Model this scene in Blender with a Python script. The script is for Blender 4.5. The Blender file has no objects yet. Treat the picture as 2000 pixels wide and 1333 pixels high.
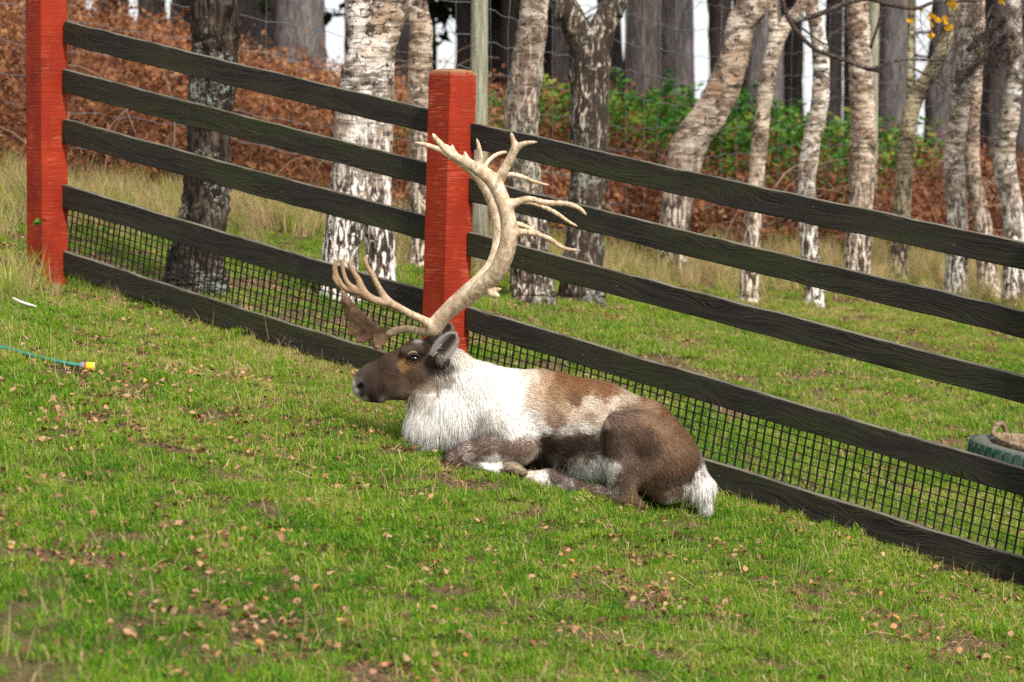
import bpy, math, random
import numpy as np
from mathutils import Vector, Matrix, Euler

random.seed(7)
RNG = np.random.default_rng(7)
scene = bpy.context.scene
COL = scene.collection

# ------------------------------------------------------------------ camera
FPX, CXP, CYP = 5000.0, 1000.0, 666.5        # focal length and centre of the 2000 px photograph
EYE = 1.84
PITCH = math.atan(400.0 / 5000.0)
cam_data = bpy.data.cameras.new('camera')
cam = bpy.data.objects.new('camera', cam_data)
COL.objects.link(cam)
cam.location = (0, 0, EYE)
cam.rotation_euler = (math.pi / 2 - PITCH, 0, 0)
cam_data.sensor_width = 36.0
cam_data.lens = 36.0 * FPX / 2000.0
cam_data.clip_end = 3000
cam_data.dof.use_dof = True
cam_data.dof.focus_distance = 11.9
cam_data.dof.aperture_fstop = 4.0
scene.camera = cam

# ------------------------------------------------------------------ sky and sun
SUN_EL, SUN_AZ = math.radians(48), math.radians(148)      # azimuth clockwise from +Y (the view direction)
world = bpy.data.worlds.new('World')
scene.world = world
world.use_nodes = True
wn, wl = world.node_tree.nodes, world.node_tree.links
wn.clear()
sky = wn.new('ShaderNodeTexSky')
sky.sky_type = 'NISHITA'
sky.sun_disc = False
sky.sun_elevation = SUN_EL
sky.sun_rotation = SUN_AZ
sky.air_density = 1.0
sky.dust_density = 6.0
sky.ozone_density = 1.0
hsv = wn.new('ShaderNodeHueSaturation')
hsv.inputs['Saturation'].default_value = 0.45
bg = wn.new('ShaderNodeBackground')
bg.inputs['Strength'].default_value = 0.15
wo = wn.new('ShaderNodeOutputWorld')
wl.new(sky.outputs[0], hsv.inputs['Color'])
cloud = wn.new('ShaderNodeMix'); cloud.data_type = 'RGBA'      # thin bright cloud cover over the clear sky
cloud.inputs[0].default_value = 0.72
cloud.inputs[7].default_value = (6.5, 6.55, 6.6, 1)
wl.new(hsv.outputs[0], cloud.inputs[6])
wl.new(cloud.outputs[2], bg.inputs['Color'])
wl.new(bg.outputs[0], wo.inputs['Surface'])

sun_data = bpy.data.lights.new('sun', 'SUN')
sun_data.energy = 3.8
sun_data.angle = math.radians(8)
sun_data.color = (1.0, 0.95, 0.88)
sun = bpy.data.objects.new('sun', sun_data)
COL.objects.link(sun)
sdir = Vector((math.sin(SUN_AZ) * math.cos(SUN_EL), math.cos(SUN_AZ) * math.cos(SUN_EL), math.sin(SUN_EL)))
sun.rotation_euler = (-sdir).to_track_quat('-Z', 'Y').to_euler()
sun.location = (8, -8, 20)

scene.view_settings.view_transform = 'Standard'
scene.view_settings.look = 'None'
scene.view_settings.gamma = 1.0
scene.view_settings.use_curve_mapping = False
scene.view_settings.exposure = 0.5
scene.render.engine = 'CYCLES'
cy = scene.cycles
cy.use_denoising = False
cy.max_bounces = 6
cy.diffuse_bounces = 4
cy.glossy_bounces = 2
cy.transmission_bounces = 2
cy.transparent_max_bounces = 4
cy.caustics_reflective = cy.caustics_refractive = False
cy.sample_clamp_indirect = 6.0

# ------------------------------------------------------------------ pixel <-> place
CP, SP = math.cos(PITCH), math.sin(PITCH)
def ray(px, py):
    x, y = (px - CXP) / FPX, (CYP - py) / FPX
    return np.array((x, CP + y * SP, -SP + y * CP))
def P(px, py, Y):
    d = ray(px, py); t = Y / d[1]
    return np.array((d[0] * t, Y, EYE + d[2] * t))

# ------------------------------------------------------------------ terrain height
def plane(x, y):
    return -0.212 * 26 * np.tanh(np.asarray(x) / 26.0) + 0.027 * np.minimum(np.asarray(y, float), 60)
_ctrl = [(380,575,16.5),(690,592,17.3),(1040,597,19.5),(1140,593,20.5),(1310,553,25),(1465,593,23),(1595,602,23.5),
         (1670,562,26),(1754,553,27),(1868,580,26.5),(1932,595,26.5),(1985,606,26),(935,540,22),(20,400,19.5),(300,430,20.5),(600,440,21.5),
         (50,330,22.5),(150,190,28),(150,130,33),(500,380,24),(600,310,29),(700,275,34),(950,470,24),(950,345,29),(950,280,35),
         (1350,480,28),(1400,405,31),(1400,345,36),(1850,510,30),(1850,440,34),(1850,395,40),
         (200,190,50),(1000,320,50),(1850,415,50)]
_pts, _res = [], []
for a, b, c in _ctrl:
    q = P(a, b, c); _pts.append((q[0], q[1])); _res.append(q[2] - float(plane(q[0], q[1])))
for xx in (-6, -3, 0, 3, 6):
    for yy in (-4, 4, 8.5):
        _pts.append((xx, yy)); _res.append(0.0)
for xx, yy, zz in [(-2.9,15.93,.885),(-2.786,15.846,.925),(-2.151,15.333,.80),(-1.484,14.795,.65),(-.741,14.196,.48),(-.375,13.9,.385),(1.029,12.766,.03),(1.725,12.205,-.125),(2.363,11.689,-.27),
                   (-.46,11.5,.41),(-.276,11.5,.35),(-.035,11.5,.283),(.138,11.5,.255),(.53,11.5,.16),(.8,11.7,.125),(.874,11.75,.11),(-.46,11.9,.42),(.3,12,.255),(-3.0,11.5,.93),(3,10.8,-.36)]:
    _pts.append((xx, yy)); _res.append(zz - float(plane(xx, yy)))
_pts.append((2.9, 14.2)); _res.append(0.0)
_pts = np.array(_pts); _res = np.array(_res)
def _U(r2): return np.where(r2 > 1e-9, 0.5 * r2 * np.log(r2 + 1e-12), 0.0)
_n = len(_pts)
_K = _U(((_pts[:, None, :] - _pts[None, :, :]) ** 2).sum(-1)) + 0.08 * np.eye(_n)
_Pm = np.c_[np.ones(_n), _pts]
_A = np.block([[_K, _Pm], [_Pm.T, np.zeros((3, 3))]])
_W = np.linalg.solve(_A, np.r_[_res, 0, 0, 0])
def gz(x, y, bumps=True):
    x = np.atleast_1d(np.asarray(x, float)); y = np.atleast_1d(np.asarray(y, float))
    xs = np.clip(x, -9, 11)
    ys = np.clip(y, -2, 50)
    r2 = (xs[:, None] - _pts[None, :, 0]) ** 2 + (ys[:, None] - _pts[None, :, 1]) ** 2
    z = _U(r2) @ _W[:_n] + _W[_n] + _W[_n + 1] * xs + _W[_n + 2] * ys
    z = z + plane(x, y)
    t = np.clip((y - 50) / 90.0, 0, 1); t = t * t * (3 - 2 * t)
    z = z * (1 - t) + (-6.0) * t
    if bumps:
        z = z + 0.014 * np.sin(3.1 * x + 1.3 * y) * np.sin(2.3 * y - 1.1 * x + .7) + 0.007 * np.sin(8.7 * x - 2.1 * y + 1) * np.sin(7.3 * y + 1.9 * x)
    return z
def gz1(x, y): return float(gz(x, y)[0])
def hit(px, py, y0=5.0, y1=60.0):
    """where the ray through a pixel meets the ground"""
    ys = np.linspace(y0, y1, 3000)
    d = ray(px, py); t = ys / d[1]
    dz = EYE + d[2] * t - gz(d[0] * t, ys)
    k = int(np.argmax(dz < 0)) if (dz < 0).any() else len(ys) - 1
    return np.array((d[0] * t[k], ys[k], float(gz(d[0] * t[k], ys[k])[0])))

# ------------------------------------------------------------------ mesh helpers
def tag(o, label=None, cat=None, group=None, kind=None):
    if label: o['label'] = label
    if cat: o['category'] = cat
    if group: o['group'] = group
    if kind: o['kind'] = kind
    return o
def thing(name, loc, label, cat, group=None):
    o = bpy.data.objects.new(name, None)
    o.location = tuple(float(v) for v in loc); o.empty_display_size = 0.1
    COL.objects.link(o)
    return tag(o, label, cat, group)
def link(name, me, parent=None, loc=None):
    o = bpy.data.objects.new(name, me)
    COL.objects.link(o)
    if parent is not None: o.parent = parent
    if loc is not None: o.location = loc
    return o
def mesh(name, V, F, mat=None, smooth=True):
    """V (n,3); F list of polygons or an (m,k) array"""
    me = bpy.data.meshes.new(name)
    V = np.asarray(V, dtype=np.float32)
    if isinstance(F, np.ndarray):
        m, k = F.shape
        me.vertices.add(len(V)); me.vertices.foreach_set('co', V.ravel())
        me.loops.add(m * k); me.loops.foreach_set('vertex_index', F.astype(np.int32).ravel())
        me.polygons.add(m); me.polygons.foreach_set('loop_start', np.arange(0, m * k, k, dtype=np.int32))
        try: me.polygons.foreach_set('loop_total', np.full(m, k, dtype=np.int32))
        except Exception: pass
        me.update(calc_edges=True)
    else:
        me.from_pydata([tuple(map(float, v)) for v in V], [], [tuple(int(i) for i in f) for f in F])
    me.validate()
    if smooth: me.polygons.foreach_set('use_smooth', np.ones(len(me.polygons), dtype=bool))
    if mat is not None: me.materials.append(mat)
    return me
def part(name, V, F, mat, parent, smooth=True):
    """mesh given in world coordinates, made a child of parent (an unrotated Empty)"""
    V = np.asarray(V, float) - np.array(parent.location)
    return link(name, mesh(name, V, F, mat, smooth), parent)
def fattr(me, name, vals, domain='POINT'):
    a = me.attributes.new(name, 'FLOAT', domain); a.data.foreach_set('value', np.asarray(vals, dtype=np.float32))
def cattr(me, name, rgb):
    a = me.attributes.new(name, 'FLOAT_COLOR', 'POINT')
    a.data.foreach_set('color', np.c_[rgb, np.ones(len(rgb))].astype(np.float32).ravel())
class MB:
    """collects shapes into one mesh"""
    def __init__(s): s.V = []; s.F = []; s.n = 0
    def add(s, V, F):
        V = np.asarray(V, float); s.V.append(V); s.F += [tuple(i + s.n for i in f) for f in F]; s.n += len(V)
    def out(s): return np.concatenate(s.V), s.F
def tube(pts, rad, n=10, cap=True, wob=0.0, seed=0, squash=None):
    pts = np.asarray(pts, float); rad = np.asarray(rad, float) * np.ones(len(pts))
    T = np.gradient(pts, axis=0); T /= np.linalg.norm(T, axis=1)[:, None] + 1e-12
    u = np.cross(T[0], (0.13, 0.93, 0.31)); u /= np.linalg.norm(u)
    ang = np.linspace(0, 2 * np.pi, n, endpoint=False)
    rs = np.random.default_rng(seed)
    V = []
    for i in range(len(pts)):
        u = u - T[i] * (u @ T[i]); u /= np.linalg.norm(u); w = np.cross(T[i], u)
        r = rad[i] * (1 + wob * rs.normal(size=n)) if wob else rad[i] * np.ones(n)
        V.append(pts[i] + (np.cos(ang) * r)[:, None] * u + (np.sin(ang) * r)[:, None] * w)
    V = np.concatenate(V); F = []
    for i in range(len(pts) - 1):
        for j in range(n):
            a, b = i * n + j, i * n + (j + 1) % n
            F.append((a, b, b + n, a + n))
    if cap:
        F.append(tuple(range(n - 1, -1, -1))); F.append(tuple(range((len(pts) - 1) * n, len(pts) * n)))
    return V, F
def resample(pts, m):
    """smooth (Catmull-Rom) resampling of rows to m rows"""
    pts = np.asarray(pts, float); n = len(pts)
    q = np.vstack([2 * pts[0] - pts[1], pts, 2 * pts[-1] - pts[-2]])
    s = np.linspace(0, n - 1 - 1e-9, m); i = s.astype(int); t = (s - i)[:, None]
    p0, p1, p2, p3 = q[i], q[i + 1], q[i + 2], q[i + 3]
    return .5 * (2 * p1 + (p2 - p0) * t + (2 * p0 - 5 * p1 + 4 * p2 - p3) * t ** 2 + (3 * p1 - p0 - 3 * p2 + p3) * t ** 3)

# ------------------------------------------------------------------ material helpers
class M:
    def __init__(s, name, rough=0.85, spec=0.2):
        s.m = bpy.data.materials.new(name); s.m.use_nodes = True
        s.n, s.l = s.m.node_tree.nodes, s.m.node_tree.links
        s.b = s.n['Principled BSDF']; s.out = s.n['Material Output']
        s.b.inputs['Roughness'].default_value = rough
        s.b.inputs['Specular IOR Level'].default_value = spec
    def node(s, t, **kw):
        x = s.n.new(t)
        for k, v in kw.items():
            if k in x.inputs: 
                if isinstance(v, bpy.types.NodeSocket): s.l.new(v, x.inputs[k])
                else: x.inputs[k].default_value = v
            else: setattr(x, k, v)
        return x
    def set(s, sock, v):
        if isinstance(v, bpy.types.NodeSocket): s.l.new(v, s.b.inputs[sock])
        else: s.b.inputs[sock].default_value = v
    def coord(s, kind='Object'): return s.node('ShaderNodeTexCoord').outputs[kind]
    def mapping(s, vec, scale=(1, 1, 1), rot=(0, 0, 0), loc=(0, 0, 0)):
        x = s.node('ShaderNodeMapping'); s.l.new(vec, x.inputs['Vector'])
        x.inputs['Scale'].default_value = scale; x.inputs['Rotation'].default_value = rot; x.inputs['Location'].default_value = loc
        return x.outputs[0]
    def noise(s, vec, scale, detail=4, rough=.55, dist=0.0):
        x = s.node('ShaderNodeTexNoise'); s.l.new(vec, x.inputs['Vector'])
        x.inputs['Scale'].default_value = scale; x.inputs['Detail'].default_value = detail
        x.inputs['Roughness'].default_value = rough; x.inputs['Distortion'].default_value = dist
        return x.outputs['Fac']
    def voronoi(s, vec, scale, feature='F1'):
        x = s.node('ShaderNodeTexVoronoi'); x.feature = feature; s.l.new(vec, x.inputs['Vector']); x.inputs['Scale'].default_value = scale
        return x.outputs['Distance']
    def ramp(s, fac, stops, interp='LINEAR'):
        x = s.node('ShaderNodeValToRGB'); x.color_ramp.interpolation = interp
        el = x.color_ramp.elements
        while len(el) < len(stops): el.new(0.5)
        for e, (p, c) in zip(el, stops):
            e.position = p; e.color = (*c, 1) if hasattr(c, '__len__') else (c, c, c, 1)
        s.l.new(fac, x.inputs[0]); return x.outputs[0]
    def mix(s, fac, a, b, mode='MIX'):
        x = s.node('ShaderNodeMix', data_type='RGBA', blend_type=mode)
        for i, v in ((0, fac), (6, a), (7, b)):
            if isinstance(v, bpy.types.NodeSocket): s.l.new(v, x.inputs[i])
            else: x.inputs[i].default_value = v if i == 0 else (*v, 1)
        return x.outputs[2]
    def math(s, op, a, b=0.0, clamp=False):
        x = s.node('ShaderNodeMath', operation=op, use_clamp=clamp)
        for i, v in ((0, a), (1, b)):
            if isinstance(v, bpy.types.NodeSocket): s.l.new(v, x.inputs[i])
            else: x.inputs[i].default_value = v
        return x.outputs[0]
    def attr(s, name, kind='GEOMETRY'):
        x = s.node('ShaderNodeAttribute', attribute_name=name, attribute_type=kind); return x
    def bump(s, h, strength=.5, dist=.01):
        x = s.node('ShaderNodeBump'); x.inputs['Strength'].default_value = strength; x.inputs['Distance'].default_value = dist
        s.l.new(h, x.inputs['Height']); s.l.new(x.outputs[0], s.b.inputs['Normal'])
    def translucent(s, color, amount=.35):
        d = s.node('ShaderNodeBsdfTranslucent'); s.l.new(color, d.inputs['Color'])
        x = s.node('ShaderNodeMixShader'); x.inputs[0].default_value = amount
        s.l.new(s.b.outputs[0], x.inputs[1]); s.l.new(d.outputs[0], x.inputs[2]); s.l.new(x.outputs[0], s.out.inputs['Surface'])
def plain(name, c, rough=.85, spec=.2, var=0.15, scale=20):
    k = M(name, rough, spec); f = k.noise(k.coord(), scale)
    k.set('Base Color', k.mix(f, tuple(v * (1 - var) for v in c), tuple(min(1, v * (1 + var)) for v in c)))
    return k.m

# ------------------------------------------------------------------ scatter (geometry nodes) for uncountable stuff
def make_lib(name, meshes):
    c = bpy.data.collections.new(name)
    for i, me in enumerate(meshes):
        c.objects.link(bpy.data.objects.new('%s_%02d' % (name, i), me))
    return c
def scatter(name, lib, nlib, pos, rot, scl, tint, label, cat):
    n = len(pos)
    me = bpy.data.meshes.new(name)
    me.vertices.add(n); me.vertices.foreach_set('co', np.asarray(pos, np.float32).ravel())
    a = me.attributes.new('rot', 'FLOAT_VECTOR', 'POINT'); a.data.foreach_set('vector', np.asarray(rot, np.float32).ravel())
    fattr(me, 'scl', scl); fattr(me, 'tint', tint)
    a = me.attributes.new('idx', 'INT', 'POINT'); a.data.foreach_set('value', RNG.integers(0, nlib, n).astype(np.int32))
    ng = bpy.data.node_groups.new(name, 'GeometryNodeTree')
    ng.interface.new_socket('Geometry', in_out='INPUT', socket_type='NodeSocketGeometry')
    ng.interface.new_socket('Geometry', in_out='OUTPUT', socket_type='NodeSocketGeometry')
    N, L = ng.nodes, ng.links
    gi, go = N.new('NodeGroupInput'), N.new('NodeGroupOutput')
    ip = N.new('GeometryNodeInstanceOnPoints'); ci = N.new('GeometryNodeCollectionInfo')
    ci.inputs['Collection'].default_value = lib
    ci.inputs['Separate Children'].default_value = True; ci.inputs['Reset Children'].default_value = True
    ip.inputs['Pick Instance'].default_value = True
    def na(nm, t):
        x = N.new('GeometryNodeInputNamedAttribute'); x.data_type = t; x.inputs['Name'].default_value = nm
        return [o for o in x.outputs if o.enabled][0]
    L.new(gi.outputs[0], ip.inputs['Points']); L.new(ci.outputs[0], ip.inputs['Instance'])
    L.new(na('rot', 'FLOAT_VECTOR'), ip.inputs['Rotation']); L.new(na('scl', 'FLOAT'), ip.inputs['Scale'])
    L.new(na('idx', 'INT'), ip.inputs['Instance Index'])
    L.new(ip.outputs[0], go.inputs[0])
    o = link(name, me)
    md = o.modifiers.new('scatter', 'NODES'); md.node_group = ng
    return tag(o, label, cat, kind='stuff')
def vnoise(x, y, s, seed=0):
    """cheap smooth value noise in 0..1 for patchiness"""
    r = np.random.default_rng(seed); T = r.random((64, 64))
    u, v = np.asarray(x) * s + 31.7, np.asarray(y) * s + 17.3
    i, j = np.floor(u).astype(int), np.floor(v).astype(int); a, b = u - i, v - j
    a = a * a * (3 - 2 * a); b = b * b * (3 - 2 * b)
    g = lambda p, q: T[p % 64, q % 64]
    return (g(i, j) * (1 - a) + g(i + 1, j) * a) * (1 - b) + (g(i, j + 1) * (1 - a) + g(i + 1, j + 1) * a) * b

# ================================================================== MATERIALS
def mat_ground():
    k = M('soil_and_moss', .95, .1); c = k.coord()
    a = k.noise(c, .7, 5, .6); b = k.noise(c, 9, 6, .7); d = k.noise(c, 60, 3, .7)
    green = k.ramp(b, [(.25, (.03, .045, .01)), (.5, (.075, .085, .02)), (.75, (.15, .13, .05))])
    brown = k.ramp(d, [(.3, (.035, .020, .010)), (.5, (.11, .07, .04)), (.7, (.26, .17, .10))])
    k.set('Base Color', k.mix(k.ramp(a, [(.25, 0), (.5, 1)]), green, brown)); k.bump(d, 1.0, .03)
    return k.m
def mat_grass(name, stops):
    k = M(name, .75, .25)
    t = k.attr('tint', 'INSTANCER').outputs['Fac']; b = k.attr('bv').outputs['Fac']
    w = k.node('ShaderNodeNewGeometry').outputs['Position']
    p1 = k.math('SUBTRACT', k.noise(w, 9, 3, .6), .5); p2 = k.math('SUBTRACT', k.noise(w, 2.2, 3, .6), .5)
    f = k.math('ADD', t, k.math('ADD', k.math('MULTIPLY', k.math('SUBTRACT', b, .5), .55), k.math('ADD', k.math('MULTIPLY', p1, .95), k.math('MULTIPLY', p2, .85))), True)
    col = k.ramp(f, stops); k.set('Base Color', col); k.translucent(col, .35)
    return k.m
def mat_red():
    k = M('red_paint', .65, .15); c = k.coord()
    saw = k.noise(k.mapping(c, (2.2, 2.2, 210)), 1.0, 3, .6, .25)
    fine = k.noise(k.mapping(c, (9, 9, 150), loc=(1, 2, 3)), 1.0, 2, .5)
    big = k.noise(c, 4, 4)
    col = k.ramp(big, [(.3, (.20, .017, .007)), (.6, (.29, .026, .008)), (.85, (.36, .038, .012))])
    col = k.mix(k.ramp(saw, [(.36, .5), (.46, 0)]), col, (.11, .010, .008))
    scr = k.ramp(k.math('MULTIPLY', k.ramp(fine, [(.54, 0), (.62, 1)]), k.ramp(k.noise(k.mapping(c, (9, 9, 4), loc=(3, 1, 2)), 1, 3), [(.45, 0), (.65, 1)])), [(0, 0), (1, .45)])
    col = k.mix(scr, col, (.55, .17, .09))
    # moss and dirt on the flat top, a real stain with its own edge
    top = k.attr('worn_skylit').outputs['Fac']
    col = k.mix(k.ramp(k.math('MULTIPLY', top, k.noise(c, 25, 4)), [(.25, 0), (.55, .8)]), col, (.22, .14, .07))
    k.set('Base Color', col); k.bump(k.math('ADD', saw, fine), .55, .004)
    return k.m
def mat_rail():
    k = M('dark_stained_wood', .72, .25)
    uv = k.node('ShaderNodeUVMap').outputs[0]
    off = k.node('ShaderNodeObjectInfo').outputs['Random']
    mp = k.node('ShaderNodeMapping'); k.l.new(uv, mp.inputs['Vector'])
    cx = k.node('ShaderNodeCombineXYZ'); k.l.new(k.math('MULTIPLY', off, 37.0), cx.inputs[0]); k.l.new(k.math('MULTIPLY', off, 3.0), cx.inputs[2])
    k.l.new(cx.outputs[0], mp.inputs['Location']); v = mp.outputs[0]
    warp = k.noise(k.mapping(v, (1.6, 6, 1)), 1, 2, .4)
    w2 = k.node('ShaderNodeCombineXYZ'); sep = k.node('ShaderNodeSeparateXYZ'); k.l.new(v, sep.inputs[0])
    k.l.new(k.math('MULTIPLY', sep.outputs[0], .16), w2.inputs[0])
    k.l.new(k.math('ADD', k.math('MULTIPLY', sep.outputs[1], 22.0), k.math('MULTIPLY', warp, 4.5)), w2.inputs[1])
    ring = k.noise(w2.outputs[0], 2.0, 3, .6)
    line = k.math('SINE', k.math('MULTIPLY', ring, 60.0))
    fine = k.noise(k.mapping(v, (5, 260, 1)), 1, 3, .6)
    col = k.ramp(ring, [(.3, (.006, .005, .004)), (.55, (.013, .0105, .008)), (.8, (.026, .021, .016))])
    col = k.mix(k.ramp(line, [(.45, 0), (1, .55)]), col, (.042, .036, .028))
    alg = k.noise(k.mapping(v, (1.2, 5, 1), loc=(5, 2, 0)), 1, 5, .65)
    col = k.mix(k.ramp(alg, [(.42, 0), (.72, .75)]), col, (.034, .040, .008))
    col = k.mix(k.ramp(k.noise(v, 70, 2), [(.74, 0), (.78, .8)]), col, (.3, .29, .26))
    knot = k.voronoi(k.mapping(v, (.9, 4.2, 1), loc=(0, .4, 0)), 1.0)
    col = k.mix(k.ramp(knot, [(.05, .9), (.13, 0)]), col, (.006, .005, .004))
    wear_skylit = k.attr('worn_skylit').outputs['Fac']  # paler rail tops: worn wood, with sky light put into the colour
    col = k.mix(k.ramp(k.math('MULTIPLY', wear_skylit, k.noise(k.mapping(v, (6, 30, 1)), 1, 4)), [(.3, 0), (.55, .75)]), col, (.20, .18, .13))
    k.set('Base Color', col)
    k.bump(k.math('ADD', k.math('MULTIPLY', line, .5), fine), .7, .004)
    return k.m
def mat_birch(name, white=(.84, .80, .74), tan=(.42, .30, .20), dark=(.035, .026, .02), base_h=1.0, lich=0.0, thr=.0):
    k = M(name, .85, .15)
    c = k.coord(); h = k.attr('hgt').outputs['Fac']
    big = k.noise(c, 3.0, 4, .6)
    pale = k.mix(k.ramp(big, [(.4, 0), (.65, 1)]), white, tan)
    streak = k.noise(k.mapping(c, (5, 5, 38)), 1, 5, .7, .5)
    pale = k.mix(k.ramp(streak, [(.48, 0), (.58, .85)]), pale, tuple(v * .36 for v in tan))
    shag = k.noise(k.mapping(c, (3.2, 3.2, 6)), 1, 5, .65, .8)
    pale = k.mix(k.ramp(shag, [(.50, 0), (.56, .85)]), pale, k.ramp(k.noise(k.mapping(c, (14, 14, 40)), 1, 4, .7, 1), [(.4, dark), (.6, tuple(v * .6 for v in tan))]))
    peel = k.noise(k.mapping(c, (11, 11, 17)), 1, 5, .75, 1.0)
    pale = k.mix(k.ramp(peel, [(.535, 0), (.575, .95)]), pale, dark)
    crack = k.noise(k.mapping(c, (20, 20, 5.5), loc=(2, 5, 1)), 1, 5, .65, 1.3)
    rough_bark = k.ramp(crack, [(.42 + thr, dark), (.50 + thr, (.13, .09, .065)), (.56 + thr, white)])
    hh = k.math('ADD', h, k.math('MULTIPLY', k.math('SUBTRACT', k.noise(c, 4, 3), .5), 1.2))
    col = k.mix(k.ramp(k.math('DIVIDE', hh, base_h * 2.0), [(.25, 1), (.75, 0)]), pale, rough_bark)
    if lich:
        lf = k.noise(c, 30, 4, .7); lm = k.noise(c, 5, 3)
        col = k.mix(k.ramp(k.math('MULTIPLY', lf, lm), [(.29, 0), (.35, lich)]), col, (.30, .34, .28))
    k.set('Base Color', col); k.bump(k.math('ADD', crack, k.math('MULTIPLY', streak, .5)), .8, .02)
    return k.m
def mat_bark(name, a, b, c3, sc=(16, 16, 4), lich=0.0):
    k = M(name, .95, .1); c = k.coord()
    f = k.noise(k.mapping(c, sc), 1, 6, .65, 1.4)
    col = k.ramp(f, [(.36, a), (.50, b), (.64, c3)])
    if lich:
        lf = k.noise(c, 34, 4, .75); lm = k.noise(c, 4, 3)
        col = k.mix(k.ramp(k.math('MULTIPLY', lf, lm), [(.29, 0), (.34, lich)]), col, (.30, .34, .28))
    k.set('Base Color', col); k.bump(f, 1.0, .04)
    return k.m
def mat_leaf(name, stops, trans=.3, src='obj'):
    k = M(name, .8, .2)
    if src == 'obj': f = k.node('ShaderNodeObjectInfo').outputs['Random']
    elif src == 'bv': f = k.attr('bv').outputs['Fac']
    else:
        f = k.math('ADD', k.attr('tint', 'INSTANCER').outputs['Fac'], k.math('MULTIPLY', k.math('SUBTRACT', k.attr('bv').outputs['Fac'], .5), .5), True)
    col = k.ramp(f, stops)
    k.set('Base Color', col); k.translucent(col, trans)
    return k.m

MG = mat_ground()
GRASS_STOPS = [(0, (.035, .12, .006)), (.25, (.085, .215, .006)), (.5, (.175, .30, .010)), (.70, (.27, .32, .035)), (.86, (.37, .29, .11)), (1, (.50, .37, .20))]
MGRASS = mat_grass('grass_blades', GRASS_STOPS)
MRED, MRAIL = mat_red(), mat_rail()
MBIRCH = mat_birch('birch_bark')
MBIRCH_TAN = mat_birch('birch_bark_tan', (.68, .58, .47), (.36, .23, .15))
MBIRCH_OLD = mat_birch('birch_bark_old', (.44, .41, .34), (.11, .075, .055), base_h=4.5, lich=.6, thr=.08)
MBARK = mat_bark('rough_lichen_bark', (.008, .006, .005), (.036, .026, .020), (.11, .082, .062), (17, 17, 5), .7)
MPINE = mat_bark('pine_bark', (.05, .043, .041), (.12, .105, .10), (.21, .185, .178), (13, 13, 2.2))
MPINE2 = mat_bark('pine_bark_dark', (.03, .025, .022), (.075, .062, .056), (.14, .115, .105), (13, 13, 2.2))
MTWIG = mat_bark('twig_bark', (.03, .02, .017), (.07, .048, .04), (.12, .09, .075), (30, 30, 30), .5)
MPOSTWOOD = mat_bark('weathered_post_wood', (.24, .23, .15), (.36, .35, .25), (.46, .45, .34), (40, 40, 2))
MMOSS = plain('moss', (.09, .10, .014), .95, .1, .5, 40)
MNET = plain('black_plastic_net', (.012, .012, .014), .5, .3, .3, 30)
MWIRE = plain('galvanised_wire', (.17, .18, .20), .5, .4, .2, 30)
MNEEDLE = mat_leaf('pine_needles', [(0, (.012, .026, .010)), (1, (.045, .07, .022))], .2, 'bv')
MYELLOW = mat_leaf('yellow_birch_leaf', [(0, (.75, .47, .02)), (1, (.62, .33, .02))], .4)
MBRACKEN = mat_leaf('dead_bracken', [(0, (.07, .026, .015)), (.3, (.18, .065, .028)), (.6, (.31, .135, .058)), (1, (.48, .27, .12))], .3, 'tint')
MFERN = mat_leaf('green_fern', [(0, (.025, .085, .014)), (.55, (.065, .19, .022)), (.8, (.15, .26, .03)), (1, (.36, .28, .05))], .3, 'bv')
MFALLEN = mat_leaf('fallen_leaf', [(0, (.10, .045, .025)), (.35, (.25, .12, .06)), (.7, (.45, .27, .165)), (.9, (.45, .18, .06)), (1, (.50, .32, .08))], .2)
MLITTER = mat_leaf('leaf_litter', [(0, (.08, .035, .02)), (.35, (.21, .10, .05)), (.7, (.40, .24, .14)), (1, (.45, .20, .07))], .2, 'tint')

# ================================================================== GROUND
def build_ground():
    def axis(lim, near, st):
        v = [0.0]; d = st
        while v[-1] < lim:
            if v[-1] > near: d *= 1.17
            v.append(v[-1] + d)
        return np.array(v)
    xs = axis(600, 9, .13); xs = np.r_[-xs[:0:-1], xs]
    ys = np.r_[-axis(60, 2, .3)[:0:-1], axis(900, 34, .13)]
    X, Y = np.meshgrid(xs, ys); V = np.c_[X.ravel(), Y.ravel(), gz(X.ravel(), Y.ravel())]
    nx, ny = len(xs), len(ys)
    i = (np.arange(ny - 1)[:, None] * nx + np.arange(nx - 1)[None, :]).ravel()
    o = link('ground', mesh('ground', V, np.c_[i, i + 1, i + nx + 1, i + nx], MG))
    tag(o, 'sloping grassy ground of mossy soil under the whole scene', 'ground', kind='structure')
build_ground()

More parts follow.
